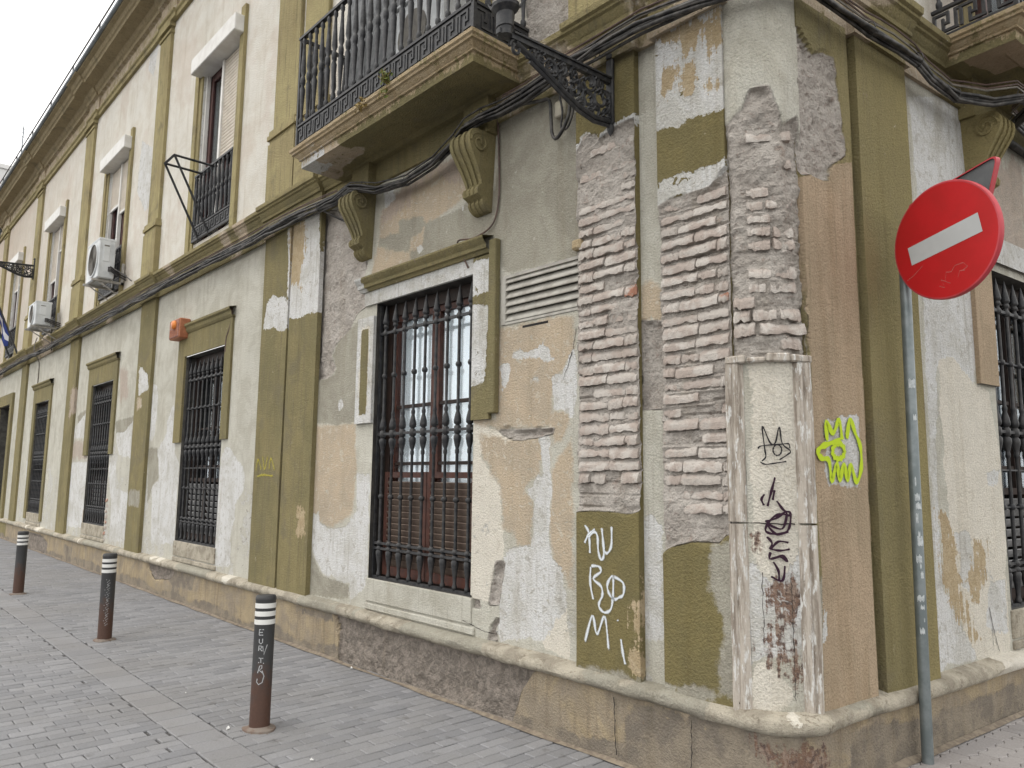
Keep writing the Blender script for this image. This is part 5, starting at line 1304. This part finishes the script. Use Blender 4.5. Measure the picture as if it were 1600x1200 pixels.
# ---- no-entry sign
PB=Vector((-1.646,1.05,SIDE_Z))
ts=empty('road_sign',PB,'round red no entry sign with a white bar on a grey steel pole','road sign')
mb=MB(); mb.lathe([(.031,-.05),(.031,2.88),(.026,2.89),(.0,2.892)],n=20); mb.v=[(x+.0111*z,y-.0046*z,z) for x,y,z in mb.v]; lb(mb,'pole',STEEL,ts,smooth=40)
bar=Vector((.9232,-.3843,0)); nn=Vector((-.3843,-.9232,0)); Zv=Vector((0,0,1)); ro=R_(8.5)
rr=bar*math.cos(ro)+Zv*math.sin(ro); uu=Zv*math.cos(ro)-bar*math.sin(ro); tl=R_(3)
nn2=(nn*math.cos(tl)-uu*math.sin(tl)).normalized(); uu=nn2.cross(rr)*-1 if nn2.cross(rr).z<0 else nn2.cross(rr)
cen=bar*.355+nn*.06+Zv*(3.0-SIDE_Z)
def onplate(a,b,c): return tuple(cen+rr*a+uu*b+nn2*c)
RD=.332
mb=MB(); n=56; vs=[];fs=[]
prof=[(RD-.02,-.032),(RD-.003,-.032),(RD,-.028),(RD,-.006),(RD-.004,0),(RD-.012,.001)]
for r_,c_ in prof:
    for k in range(n): a=2*math.pi*k/n; vs.append(onplate(r_*math.cos(a),r_*math.sin(a),c_))
for i in range(len(prof)-1):
    for k in range(n): fs.append((i*n+k,i*n+(k+1)%n,(i+1)*n+(k+1)%n,(i+1)*n+k))
mb.add(vs,fs); lb(mb,'sign_rim',SIGN_RIM,ts,smooth=35)
mb=MB(); vs=[onplate((RD-.0115)*math.cos(2*math.pi*k/n),(RD-.0115)*math.sin(2*math.pi*k/n),.0005) for k in range(n)]
mb.add(vs,[tuple(range(n))]); disc=lb(mb,'sign_face',SIGN_RED,ts)
mb=MB(); vs=[onplate((RD-.02)*math.cos(2*math.pi*k/n),(RD-.02)*math.sin(2*math.pi*k/n),-.004) for k in range(n)]; mb.add(vs,[tuple(range(n))[::-1]]); lb(mb,'sign_back',SIGN_BACK,ts)
mb=MB(); a,b=RD*.685,RD*.165; mb.add([onplate(-a,-b,.002),onplate(a,-b,.002),onplate(a,b,.002),onplate(-a,b,.002)],[(0,1,2,3)]); lb(mb,'white_bar',SIGN_WHITE,ts)
# scratches on the red
mb=MB(); core=[]; rs=random.Random(3)
for (x0,y0,pts) in ((0,-.20,[(-.05,-.03),(-.03,.02),(.0,.01),(.03,.035),(.08,.03),(.10,.0),(.06,-.01)]),(0,-.22,[(-.09,-.02),(-.06,-.04),(-.07,.01),(-.02,-.03)]),(.03,-.235,[(.0,.0),(.02,.03),(.05,.02)]),(-.2,-.13,[(-.08,0),(-.03,.015),(.04,.045)])):
    n0=len(mb.v);vs=[];fs=[]
    for i,(a,b) in enumerate(pts):
        for k,c in ((-1,0),(0,1),(1,0)): vs.append(onplate(x0+a,y0+b+k*.0022,.0016)); core.append(c)
        if i:
            for k in range(2): fs.append(((i-1)*3+k,(i-1)*3+k+1,i*3+k+1,i*3+k))
    mb.add(vs,fs)
lb(mb,'scratches',paint_material('scratched_film',(.55,.22,.2),False,.6),ts,recalc=False,attrs={'core':core})
# yield triangle seen from behind on the same pole
V3=[(-.27,.36),(.335,.36),(.03,-.20)]
def rounded(V,r,n=5):
    out=[]; m=len(V)
    for i in range(m):
        p=Vector(V[i]); a=(Vector(V[i-1])-p).normalized(); b=(Vector(V[(i+1)%m])-p).normalized()
        for k in range(n+1):
            t=k/n; out.append(tuple(p+a*r*(1-t)**2+b*r*t**2))
    return out
tri=rounded(V3,.05); n=len(tri)
cx=sum(p[0] for p in tri)/n; cy=sum(p[1] for p in tri)/n
inn=[(cx+(x-cx)*.965,cy+(y-cy)*.965) for x,y in tri]
mb=MB(); vs=[onplate(x,y,-.15) for x,y in tri]+[onplate(x,y,-.118) for x,y in tri]+[onplate(x,y,-.118) for x,y in inn]
mb.add(vs,[tuple(range(n))]+[(i,(i+1)%n,n+(i+1)%n,n+i) for i in range(n)]+[(n+i,n+(i+1)%n,2*n+(i+1)%n,2*n+i) for i in range(n)])
lb(mb,'yield_rim',SIGN_RIM,ts,smooth=35)
mb=MB(); mb.add([onplate(x,y,-.128) for x,y in inn],[tuple(range(n))]); lb(mb,'yield_back',SIGN_BACK,ts)
mb=MB()
for b in (.05,-.07):
    p=[cen+rr*a+uu*b+nn2*-.06 for a in (-.335,.18)]; mb.tube(p,.013,6)
    mb.tube([onplate(-.325,b,-.07),onplate(-.325,b,-.04)],.036,10)
lb(mb,'bracket',STEEL,ts)
for k,(z,h) in enumerate(((2.13,.05),(1.93,.03),(1.56,.05),(1.47,.04),(1.42,.035),(1.35,.05),(1.26,.03),(1.22,.05),(1.12,.04),(1.08,.03),(1.03,.035),(.90,.03),(.85,.02),(.78,.02),(.72,.03))):
    a0=math.atan2(-3.65-PB.y,-PB.x)+.35+.25*math.sin(k*2.1); w_=.35+.25*math.cos(k*1.7)
    vs=[];fs=[]; mb=MB()
    for i in range(6):
        a=a0-w_+2*w_*i/5
        for zz in (z-h/2+.006*math.sin(i*3+k),z+h/2+.008*math.sin(i*2+k)): vs.append((.0318*math.cos(a),.0318*math.sin(a),zz))
        if i: fs.append((2*i-2,2*i,2*i+1,2*i-1))
    mb.add(vs,fs); mb.v=[(x+.0111*z,y-.0046*z,z) for x,y,z in mb.v]; lb(mb,'sticker_remains',STICK,ts,recalc=False,smooth=60)

# ---- wall lamps
def lamp(loc,label):
    t=empty('street_lamp',loc,label,'street lamp','iron wall lamps on scrolled brackets')
    mb=MB(); mb.rbox(-.03,.03,-.03,.0,-.17,.28,.008); mb.lathe([(.0,.28),(.028,.285),(.03,.31),(.012,.33),(.0,.345)],(0,-.015,0),8); mb.lathe([(.004,-.25),(.02,-.22),(.026,-.19),(.02,-.17)],(0,-.015,0),8); lb(mb,'wall_plate',IRON,t,smooth=40)
    mb=MB()
    mb.box(-.016,.016,-1.10,-.03,.105,.135); mb.box(-.028,.028,-.98,-.03,.135,.147)
    low=[(0,-.03,-.155),(0,-.2,-.165),(0,-.36,-.135),(0,-.52,-.075),(0,-.68,-.005),(0,-.82,.05),(0,-.95,.095)]
    mb.tube(low,.019,8); mb.tube([(0,y,z-.03) for _,y,z in low[:-1]],.012,6)
    # the end scroll under the lantern
    mb.tube([(0,-.93-.05*math.cos(a)*(1-a/11)-.02,.06+.055*math.sin(a)*(1-a/11)-.0) for a in np.linspace(0,7.5,22)],.011,6)
    mb.tube([(0,-.84-.035*math.cos(a)*(1-a/11),.055+.035*math.sin(a)*(1-a/11)) for a in np.linspace(3,9.5,18)],.009,6)
    lb(mb,'bracket_arm',IRON,t,smooth=45)
    mb=MB(); r=random.Random(5)
    def lowz(y): 
        for a,b in zip(low,low[1:]):
            if b[1]<=y<=a[1]: k=(y-a[1])/(b[1]-a[1]); return a[2]+(b[2]-a[2])*k
        return .09
    for (y,fr,s) in ((-.12,.5,.10),(-.12,.9,.05),(-.25,.35,.075),(-.25,.78,.07),(-.38,.4,.07),(-.40,.8,.05),(-.50,.35,.05),(-.53,.72,.05),(-.63,.5,.05),(-.72,.55,.035),(-.80,.55,.028),(-.18,.15,.05),(-.33,.1,.04),(-.06,.2,.05),(-.06,.62,.05),(-.46,.1,.03),(-.32,.6,.04)):
        z0_=lowz(y); zc=z0_+(.105-z0_)*fr; d=r.choice((-1,1)); ph=r.uniform(0,6)
        mb.tube([(r.uniform(-.002,.002)+.006*math.sin(a),y+d*s*math.cos(a+ph)*(1-a/12),zc+s*math.sin(a+ph)*(1-a/12)) for a in np.linspace(0,9,26)],.0125,5)
    for i in range(44):
        y=-.06-.016*i; z0_=lowz(y); zz=z0_+(.105-z0_)*r.random()
        mb.tube([(0,y,zz),(.01,y-.03,zz+.02),(0,y-.05,zz+.005)],[.004,.012,.003],5)
    lb(mb,'scrollwork',IRON,t,smooth=45)
    mb=MB(); c=(0,-1.04,0)
    mb.lathe([(.0,.10),(.045,.105),(.048,.15),(.055,.155),(.055,.24),(.06,.245),(.085,.27),(.088,.29),(.06,.295),(.05,.33)],c,14); lb(mb,'lantern_socket',IRON,t,smooth=35)
    mb=MB()
    for k in range(6):
        a=k*math.pi/3; ca_,sa_=math.cos(a),math.sin(a)
        mb.tube([(c[0]+q*ca_,c[1]+q*sa_,z) for q,z in ((.09,.29),(.14,.36),(.15,.42),(.12,.44),(.10,.41),(.115,.385))],.010,5)
        mb.tube([(c[0]+.105*ca_,c[1]+.105*sa_,.42),(c[0]+.20*ca_,c[1]+.20*sa_,.92)],.011,5)
        b=a+math.pi/3
        for q,z in ((.105,.42),(.20,.92)): mb.tube([(c[0]+q*ca_,c[1]+q*sa_,z),(c[0]+q*math.cos(b),c[1]+q*math.sin(b),z)],.011,5)
    mb.lathe([(.21,.92),(.20,.95),(.11,1.03),(.09,1.04),(.07,1.12),(.02,1.15),(.025,1.18),(.0,1.22)],c,12); lb(mb,'lantern_frame',IRON,t,smooth=40)
    mb=MB(); mb.lathe([(.10,.425),(.195,.915)],c,6); lb(mb,'lantern_glass',GLASS,t)
    for ch in t.children:
        n=len(ch.data.vertices); co=np.empty(n*3); ch.data.vertices.foreach_get('co',co); co=co.reshape(-1,3); co[:,2]+=.06*co[:,1]; co[:,1]*=.91; ch.data.vertices.foreach_set('co',co.ravel()); ch.data.update()
    return t
L1=lamp((-2.972,-.052,4.12),'black iron lantern bracket with dense scrollwork on the pilaster right of the balcony')
copy_thing(L1,(-22.2,-.052,6.86),'distant iron lamp bracket high on the wall beyond both air conditioning units')

# ---- air conditioning units
def ac(loc,sx,sy,sz,label,pipes):
    t=empty('air_conditioner',loc,label,'air conditioner','air conditioners hung in front of upper windows')
    mb=MB(); mb.rbox(-sx,0,-sy,0,0,sz,.014); lb(mb,'casing',AC_WHITE,t)
    mb=MB(); mb.rbox(-sx-.006,.006,-sy-.006,.006,sz-.035,sz+.006,.006)
    for k in range(6): mb.box(.0,.004,-sy*.28+k*.012,-sy*.28+k*.012+.005,.08,sz-.08)
    for k in range(3): mb.box(.0,.003,-sy*.93+k*.012,-sy*.93+k*.012+.005,.08,sz-.08)
    lb(mb,'lid_and_ribs',AC_WHITE,t)
    mb=MB(); mb.rbox(.0,.012,-sy*.75,-sy*.34,sz*.42,sz*.86,.006); h=lb(mb,'valve_cover',AC_WHITE,t)
    mb=MB(); mb.box(.0121,.014,-sy*.70,-sy*.40,sz*.80,sz*.835); lb(mb,'handle_slot',AC_DARK,t)
    mb=MB(); c=(-sx*.42,sz*.5); R=sz*.40; vs=[];n=28
    for r_,y in ((R+.02,-sy-.001),(R+.02,-sy-.02),(R,-sy-.022),(R,-sy-.006),(R*.2,-sy-.012)):
        for k in range(n): a=2*math.pi*k/n; vs.append((c[0]+r_*math.cos(a),y,c[1]+r_*math.sin(a)))
    lbv=MB(); lbv.add(vs[:4*n],[(i*n+k,i*n+(k+1)%n,(i+1)*n+(k+1)%n,(i+1)*n+k) for i in range(3) for k in range(n)]); lb(lbv,'fan_ring',AC_WHITE,t,smooth=40)
    lbv=MB(); lbv.add(vs[3*n:4*n],[tuple(range(n))])
    for q in np.linspace(.15,.95,9): lbv.tube([(c[0]+R*q*math.cos(a),-sy-.014,c[1]+R*q*math.sin(a)) for a in np.linspace(0,2*math.pi,25)],.004,4,cap=False)
    lb(lbv,'fan_grille',AC_DARK,t)
    mb=MB()
    for xx in (-sx*.86,-sx*.12):
        mb.box(xx-.02,xx+.02,-sy-.06,.18,-.05,-.012); mb.box(xx-.02,xx+.02,.14,.18,-.05,.33)
        mb.tube([(xx,-sy*.8,-.05),(xx,.16,-.28)],.012,5)
    mb.box(-sx,0,-sy*.9,-sy*.8,-.012,0); mb.box(-sx,0,-sy*.2,-sy*.1,-.012,0); lb(mb,'support_bracket',simple('pale_bracket',(.42,.40,.37),(.3,.285,.26),10,.6),t)
    mb=MB()
    for k in range(3): mb.tube([(.0,-sy*.35,sz*.28-.03*k),(.07,-sy*.3,sz*.27-.03*k),(.10,.0,sz*.2-.035*k),(.08,.18,sz*.12-.04*k)],.014,6)
    for p in pipes: mb.tube(p,.011,6)
    lb(mb,'pipes',CABLE,t,smooth=50)
    return t
ac((-14.02,-.20,5.02),.76,.26,.70,'grey white air conditioning unit with round fan, nearer of two below half shut shutters',[[(.07,-.08,.2),(.25,.1,.05),(.45,.17,-.08)]])
ac((-18.85,-.20,4.90),.80,.30,.52,'farther air conditioning unit low on its bracket just above the cornice band',[[(-.3,.1,-.05),(-.35,.12,-.3),(-.3,.12,-.5)]])

# ---- empty iron bracket frame at the near upper window
fr=empty('iron_frame',(-10.3,-.05,5.0),'empty black angle iron bracket frame sticking out beside the near upper window railing','iron frame')
mb=MB()
def sqb(a,b,t=.017): mb.tube([a,b],t,4)
for xx in (-.2,.18):
    sqb((xx,.05,.92),(xx,-.49,.92)); sqb((xx,-.49,.92),(xx,.03,-.06))
sqb((-.2,-.49,.92),(.18,-.49,.92),.02); sqb((-.2,.02,.9),(.18,.02,.9)); sqb((-.2,.02,-.04),(.18,.02,-.04))
lb(mb,'angle_bars',IRON,fr)

# ---- alarm siren
sr=empty('alarm_box',(-10.86,-.001,3.56),'faded terracotta alarm siren box with an orange lamp above the nearest dark grille window','alarm box')
mb=MB(); mb.rbox(-.20,.20,-.15,0,0,.28,.012); lb(mb,'casing',TERRA,sr)
mb=MB(); mb.rbox(-.185,.185,-.158,-.14,.012,.268,.008); lb(mb,'front_panel',TERRA_D,sr)
mb=MB()
for k in range(7): mb.box(-.15+k*.045,-.14+k*.045,-.163,-.157,.03,.13)
lb(mb,'louvre_ribs',TERRA,sr)
mb=MB(); mb.lathe([(.065,0),(.065,.02),(.05,.04),(.0,.045)],n=16); mb.v=[(x+.03,-.157-z,.19+y) for x,y,z in mb.v]; lb(mb,'lamp_lens',AMBER,sr,smooth=50)

# ---- cables
PATH=[(-33,.13,4.56),(-25.4,.13,4.46),(-22.3,.19,4.45),(-19.3,.14,4.44),(-17.2,.19,4.42),(-15.3,.14,4.43),(-12.5,.19,4.405),(-9.7,.14,4.42),(-8.3,.15,4.40),(-7.9,.18,4.39),(-7.2,.18,4.375),(-6.7,.17,4.36),(-6.4,.16,4.35),(-6.2,.17,4.37),(-6.02,.20,4.36),(-5.86,.17,4.32),(-5.66,.14,4.26),(-5.2,.13,4.21),(-4.8,.14,4.24),(-4.48,.17,4.31),(-4.31,.20,4.365),(-4.14,.18,4.39),(-3.96,.15,4.39),(-3.7,.15,4.395),(-3.35,.17,4.415),(-2.64,.185,4.425),(-2.2,.185,4.375),(-2.0,.16,4.36),(-1.8,.15,4.40),(-1.535,.15,4.385),(-1.2,.17,4.35),(-.89,.18,4.36),(-.62,.17,4.36),(-.38,.14,4.345),(-.05,.15,4.31),(.25,.25,4.33),(.42,.38,4.36),(.62,.38,4.36),(.8,.2,4.36),(1.6,.15,4.34),(3,.15,4.4)]
cb=empty('cable_bundle',(-8,-.15,4.4),'bundle of black cables sagging along the facade under the balcony and round the corner','cables')
IC=[k for k,p_ in enumerate(PATH) if p_[0]>-2.1][0]+1
def cpath(off,seed,wob=.02,step=.18,a=0,b=None):
    pts=PATH[a:b]; us=np.array([p[0] for p in pts]); q=axis(us[0],us[-1],step,us)
    d=np.interp(q,us,[p[1] for p in pts]); z=np.interp(q,us,[p[2] for p in pts])
    d=d+off[0]+wob*.6*fbm(q,q*0+seed,1.6,3,seed); z=z+off[1]+wob*fbm(q,q*0+seed*3.1,1.2,4,seed+5)
    return M(np.stack([q,-d,z],1)).tolist()
for i,(od,oz,r) in enumerate(((0,0,.016),(.022,.008,.012),(-.018,.014,.013),(.012,-.022,.014),(-.01,-.03,.011),(.03,-.012,.009),(.0,.03,.010),(-.02,.045,.009),(.01,.06,.007))):
    mb=MB(); mb.tube(cpath((od,oz),i+1,.055 if i%2 else .035,b=None if i<5 else IC),r,6)
    mb.build('cable',CABLE if i not in (6,7) else CABLE_GREY if i==7 else CABLE,cb,smooth=70)
for i,(dz,r,m_) in enumerate(((.085,.006,CABLE_GREY),(.105,.005,CABLE_BROWN),(.125,.005,CABLE_BROWN))):
    mb=MB(); mb.tube(cpath((-.02,dz),i+31,.02,a=0,b=13),r,5); mb.build('thin_cable',m_,cb,smooth=70)
    mb=MB(); mb.tube(cpath((-.02,dz),i+51,.02,a=22),r+.001,5); mb.build('thin_cable',m_,cb,smooth=70)
mb=MB(); q=cpath((0,.01),77,.0,step=.45)
for i in range(1,len(q)-1,2):
    p=Vector(q[i]); t=(Vector(q[i+1])-Vector(q[i-1])).normalized(); e1=t.cross(Vector((0,0,1))).normalized(); e2=e1.cross(t)
    mb.tube([p+e1*.036*math.cos(a)+e2*.05*math.sin(a) for a in np.linspace(0,2*math.pi,10)],.0035,4,cap=False)
mb.build('cable_ties',CABLE,cb,smooth=70)
def fp(pts): return M([(u,-d,z) for u,d,z in pts]).tolist()
for nm,pts,r,m_ in (('loose_loop',[(-3.75,.14,4.36),(-3.60,.10,4.34),(-3.53,.07,4.33),(-3.52,.06,4.2),(-3.51,.06,4.08),(-3.46,.07,4.02),(-3.40,.07,4.06),(-3.35,.06,4.16),(-3.33,.06,4.30)],.013,CABLE),
  ('loose_loop',[(-3.42,.08,4.32),(-3.40,.07,4.2),(-3.42,.06,4.09),(-3.36,.06,4.07),(-3.31,.06,4.17),(-3.30,.07,4.30)],.008,CABLE),
  ('drop_cable',[(-4.14,.02,4.42),(-4.13,.015,4.2),(-4.12,.015,3.83),(-4.15,.015,3.66),(-4.22,.02,3.57),(-4.40,.03,3.53),(-4.52,.09,3.52),(-4.52,.05,3.43),(-4.46,.03,3.30)],.007,CABLE_BROWN),
  ('drop_cable',[(-6.66,.16,4.33),(-6.5,.03,4.22),(-6.35,.02,4.16),(-6.2,.03,4.17),(-6.17,.06,4.2),(-6.16,.1,4.3)],.012,CABLE),
  ('drop_cable',[(-20.75,.1,4.9),(-20.75,.14,4.7),(-20.72,.12,4.5),(-20.72,.02,4.3),(-20.7,.015,3.8)],.012,CABLE_GREY),
  ('drop_cable',[(-9.17,.02,3.75),(-9.16,.02,3.6),(-9.22,.03,3.45),(-9.27,.03,3.38),(-9.28,.03,3.2)],.010,CABLE_BROWN)):
    mb=MB()
    P_=[np.array(p) for p in pts]; Q=[]
    for i in range(len(P_)-1):
        p0=P_[max(i-1,0)];p1=P_[i];p2=P_[i+1];p3=P_[min(i+2,len(P_)-1)]
        for t in np.linspace(0,1,5,endpoint=False): Q.append(.5*((2*p1)+(-p0+p2)*t+(2*p0-5*p1+4*p2-p3)*t*t+(-p0+3*p1-3*p2+p3)*t**3))
    Q.append(P_[-1]); mb.tube(fp(Q),r,6); mb.build(nm,m_,cb,smooth=70)
mb=MB(True); mb.rbox(-3.50,-3.40,-.05,0,4.19,4.31,.008); mb.build('junction_box',simple('junction_box',(.42,.39,.30),(.33,.3,.24),8,.7),cb)
cd2=empty('conduit',M1(1.2,-.03,4.2),'short black conduit running level below the right hand balcony','conduit')
mb=MB(); mb.tube(fp([(.98,.03,4.36),(1.5,.03,4.34),(2.6,.03,4.33)]),.03,8); o=mb.build('pipe',CABLE,cd2,smooth=60)

# ---- what stands on the near balcony
pn=empty('board_screen',(-5.55,-.27,4.79),'grey weathered vertical boards leaning behind the near balcony balusters','board screen')
mb=MB(); g_=simple('grey_board',(.11,.115,.12),(.17,.175,.18),12,.75,0,.002,30)
for k in range(6):
    mb=MB(); x0=-.52+k*.175; mb.rbox(x0,x0+.168,-.012,.012,.40,1.55,.004); lb(mb,'board',g_,pn)
mb=MB(); mb.rbox(-.54,.55,.013,.035,.55,.62,.004); mb.rbox(-.54,.55,.013,.035,1.2,1.27,.004); lb(mb,'cross_rail',g_,pn)
mb=MB(); [mb.box(a,a+.04,-.02,.02,0,.40) for a in (-.5,.49)]; lb(mb,'leg',g_,pn)
bx=empty('balcony_air_unit',(-4.72,-.26,4.79),'white air conditioning unit on the balcony floor behind its railing','air conditioner')
mb=MB(); mb.rbox(-.33,.33,-.13,.13,.22,.80,.012); lb(mb,'casing',AC_WHITE,bx)
mb=MB(); mb.rbox(-.35,.35,-.15,.15,.80,.83,.006); lb(mb,'lid',AC_WHITE,bx)
mb=MB(); [mb.box(a-.02,a+.02,-.1,.1,0,.22) for a in (-.25,.25)]; lb(mb,'foot',AC_DARK,bx)
mb=MB(); mb.lathe([(.2,0),(.2,.01),(.0,.012)],n=20); mb.v=[(x-.08,-.131-z,.5+y) for x,y,z in mb.v]; lb(mb,'fan_grille',AC_DARK,bx)
# ---- weeds on the balcony edge
def weed(loc,n,h,mat,label,seed,spread=.10):
    r=random.Random(seed); t=empty('weed',loc,label,'weed'); mb=MB(); st_=MB()
    for k in range(n):
        a=r.uniform(0,6.28); L=r.uniform(.4,1)*h; tip=Vector((math.cos(a)*spread*r.random()*1.2,-abs(math.sin(a))*spread*.7-.01,L*r.choice((1,.9,.7,-.9,-1.0))))
        st_.tube([(0,0,0),tip*.5+Vector((0,-.02,.01)),tip],.0022,4)
        for q in range(5):
            f=.35+.65*q/5; p=tip*f; s=r.uniform(.014,.026); d=Vector((r.uniform(-1,1),r.uniform(-1,1),r.uniform(-.4,.9))).normalized(); e=d.cross(Vector((r.uniform(-1,1),r.uniform(-1,1),.3))).normalized()
            mb.add([p,p+d*s+e*s*.45,p+d*s*2,p+d*s-e*s*.45],[(0,1,2,3)])
    lb(mb,'leaves',mat,t,recalc=False); lb(st_,'stems',LEAF_DRY,t); return t
weed((-4.84,-.575,4.77),15,.13,LEAF,'small green weed sprouting from the balcony edge below the iron band',4)
weed((-5.22,-.575,4.76),9,.09,LEAF_DRY,'dry brown tuft on the balcony edge left of the green weed',9,.07)
# ---- flag poles
def flag(loc,label,cols,tip):
    t=empty('flag',loc,label,'flag','flags on poles at the far end'); tip=Vector(tip)
    mb=MB(); mb.tube([(0,0,0),tip],.024,8); mb.lathe([(.0,0),(.04,.02),(.0,.06)],tuple(tip),8); lb(mb,'pole',IRON,t,smooth=50)
    mb=MB(); mb.rbox(-.06,.06,-.03,.05,-.1,.1,.01); lb(mb,'socket',IRON,t)
    for j,c in enumerate(cols):
        mb=MB(); vs=[];fs=[]; n=8
        for i in range(n+1):
            f=.35+.6*i/n; p=tip*f
            for k in (0,1): vs.append(tuple(p+Vector((.03*math.sin(i*1.9+k),.02*math.cos(i*2.3),-.03-.13*(j+k)-.05*math.sin(i*1.2)*(j+k)))))
            if i: fs.append((2*i-2,2*i,2*i+1,2*i-1))
        mb.add(vs,fs); lb(mb,'cloth',c,t,recalc=False,smooth=60)
FB=simple('flag_blue',(.03,.05,.22),(.025,.04,.18),6,.8); FW=simple('flag_white',(.65,.66,.7),(.55,.56,.62),6,.8); FG=simple('flag_green',(.03,.16,.06),(.025,.13,.05),6,.8)
flag((-23.3,-.05,4.75),'blue and white flag hanging from a slanted dark pole at the far left',[FB,FW,FB],(-.25,-.75,1.9))
flag((-24.6,-.05,4.85),'slanted dark flagpole with a green flag beyond the blue and white one',[FG,FW,FG],(-.2,-.75,1.9))
# ---- scraps on the pavement
for i,((x,y),lab) in enumerate((((-5.86,-.12),'white paper scrap lying at the foot of the bare plinth'),((-5.02,-1.53),'white scrap on the kerb left of the nearest bollard'),((-4.17,-1.38),'small white scrap right of the nearest bollard'),((-6.02,-1.45),'tiny white scrap on the pavement between the first two bollards'))):
    mb=MB(); r=random.Random(i); vs=[(r.uniform(-.03,.03),r.uniform(-.02,.02),r.uniform(.004,.03)) for _ in range(8)]
    mb.add(vs,[(0,1,2),(2,3,4),(4,5,6),(6,7,0),(0,2,4),(4,6,0)])
    s_=.8 if i<2 else .55
    mb.v=[(x+a*s_,y+b*s_,.002+c*s_) for a,b,c in mb.v]
    o=mb.build('paper_scrap',PAPER,None,recalc=False,loc=(x,y,.002)); o.location=(x,y,.002); tag(o,lab,'litter','paper scraps')
# ---- pale building far down the street
fb=empty('far_building',(-66,9,0),'pale white rooftop block far off beyond the end of the cornice','building')
FW_=simple('far_white_wall',(.72,.72,.71),(.66,.66,.65),.4,.9)
mb=MB(); mb.box(-6,6,-5.5,5.5,0,22.5); mb.box(-5,1,-4,3,22.5,25); lb(mb,'wall',FW_,fb)
for k in range(5):
    for f in range(6):
        mb=MB(); mb.rbox(6.0,6.05,-4.6+k*2,-3.6+k*2,2+f*3.3,3.7+f*3.3,.01); lb(mb,'window',DARKREV,fb)
mb=MB(); mb.tube([(5,-4.2,22.5),(5,-4.2,26.3)],.04,5); [mb.tube([(5,-4.2-s,z),(5,-4.2+s,z)],.02,4) for s,z in ((.5,26.1),(.6,25.8),(.7,25.5))]; lb(mb,'aerial',ZINC,fb)
mb=MB(); mb.box(-6.1,6.1,-5.6,5.6,22.5,22.8); lb(mb,'roof_edge',FW_,fb)
bpy.context.view_layer.update()
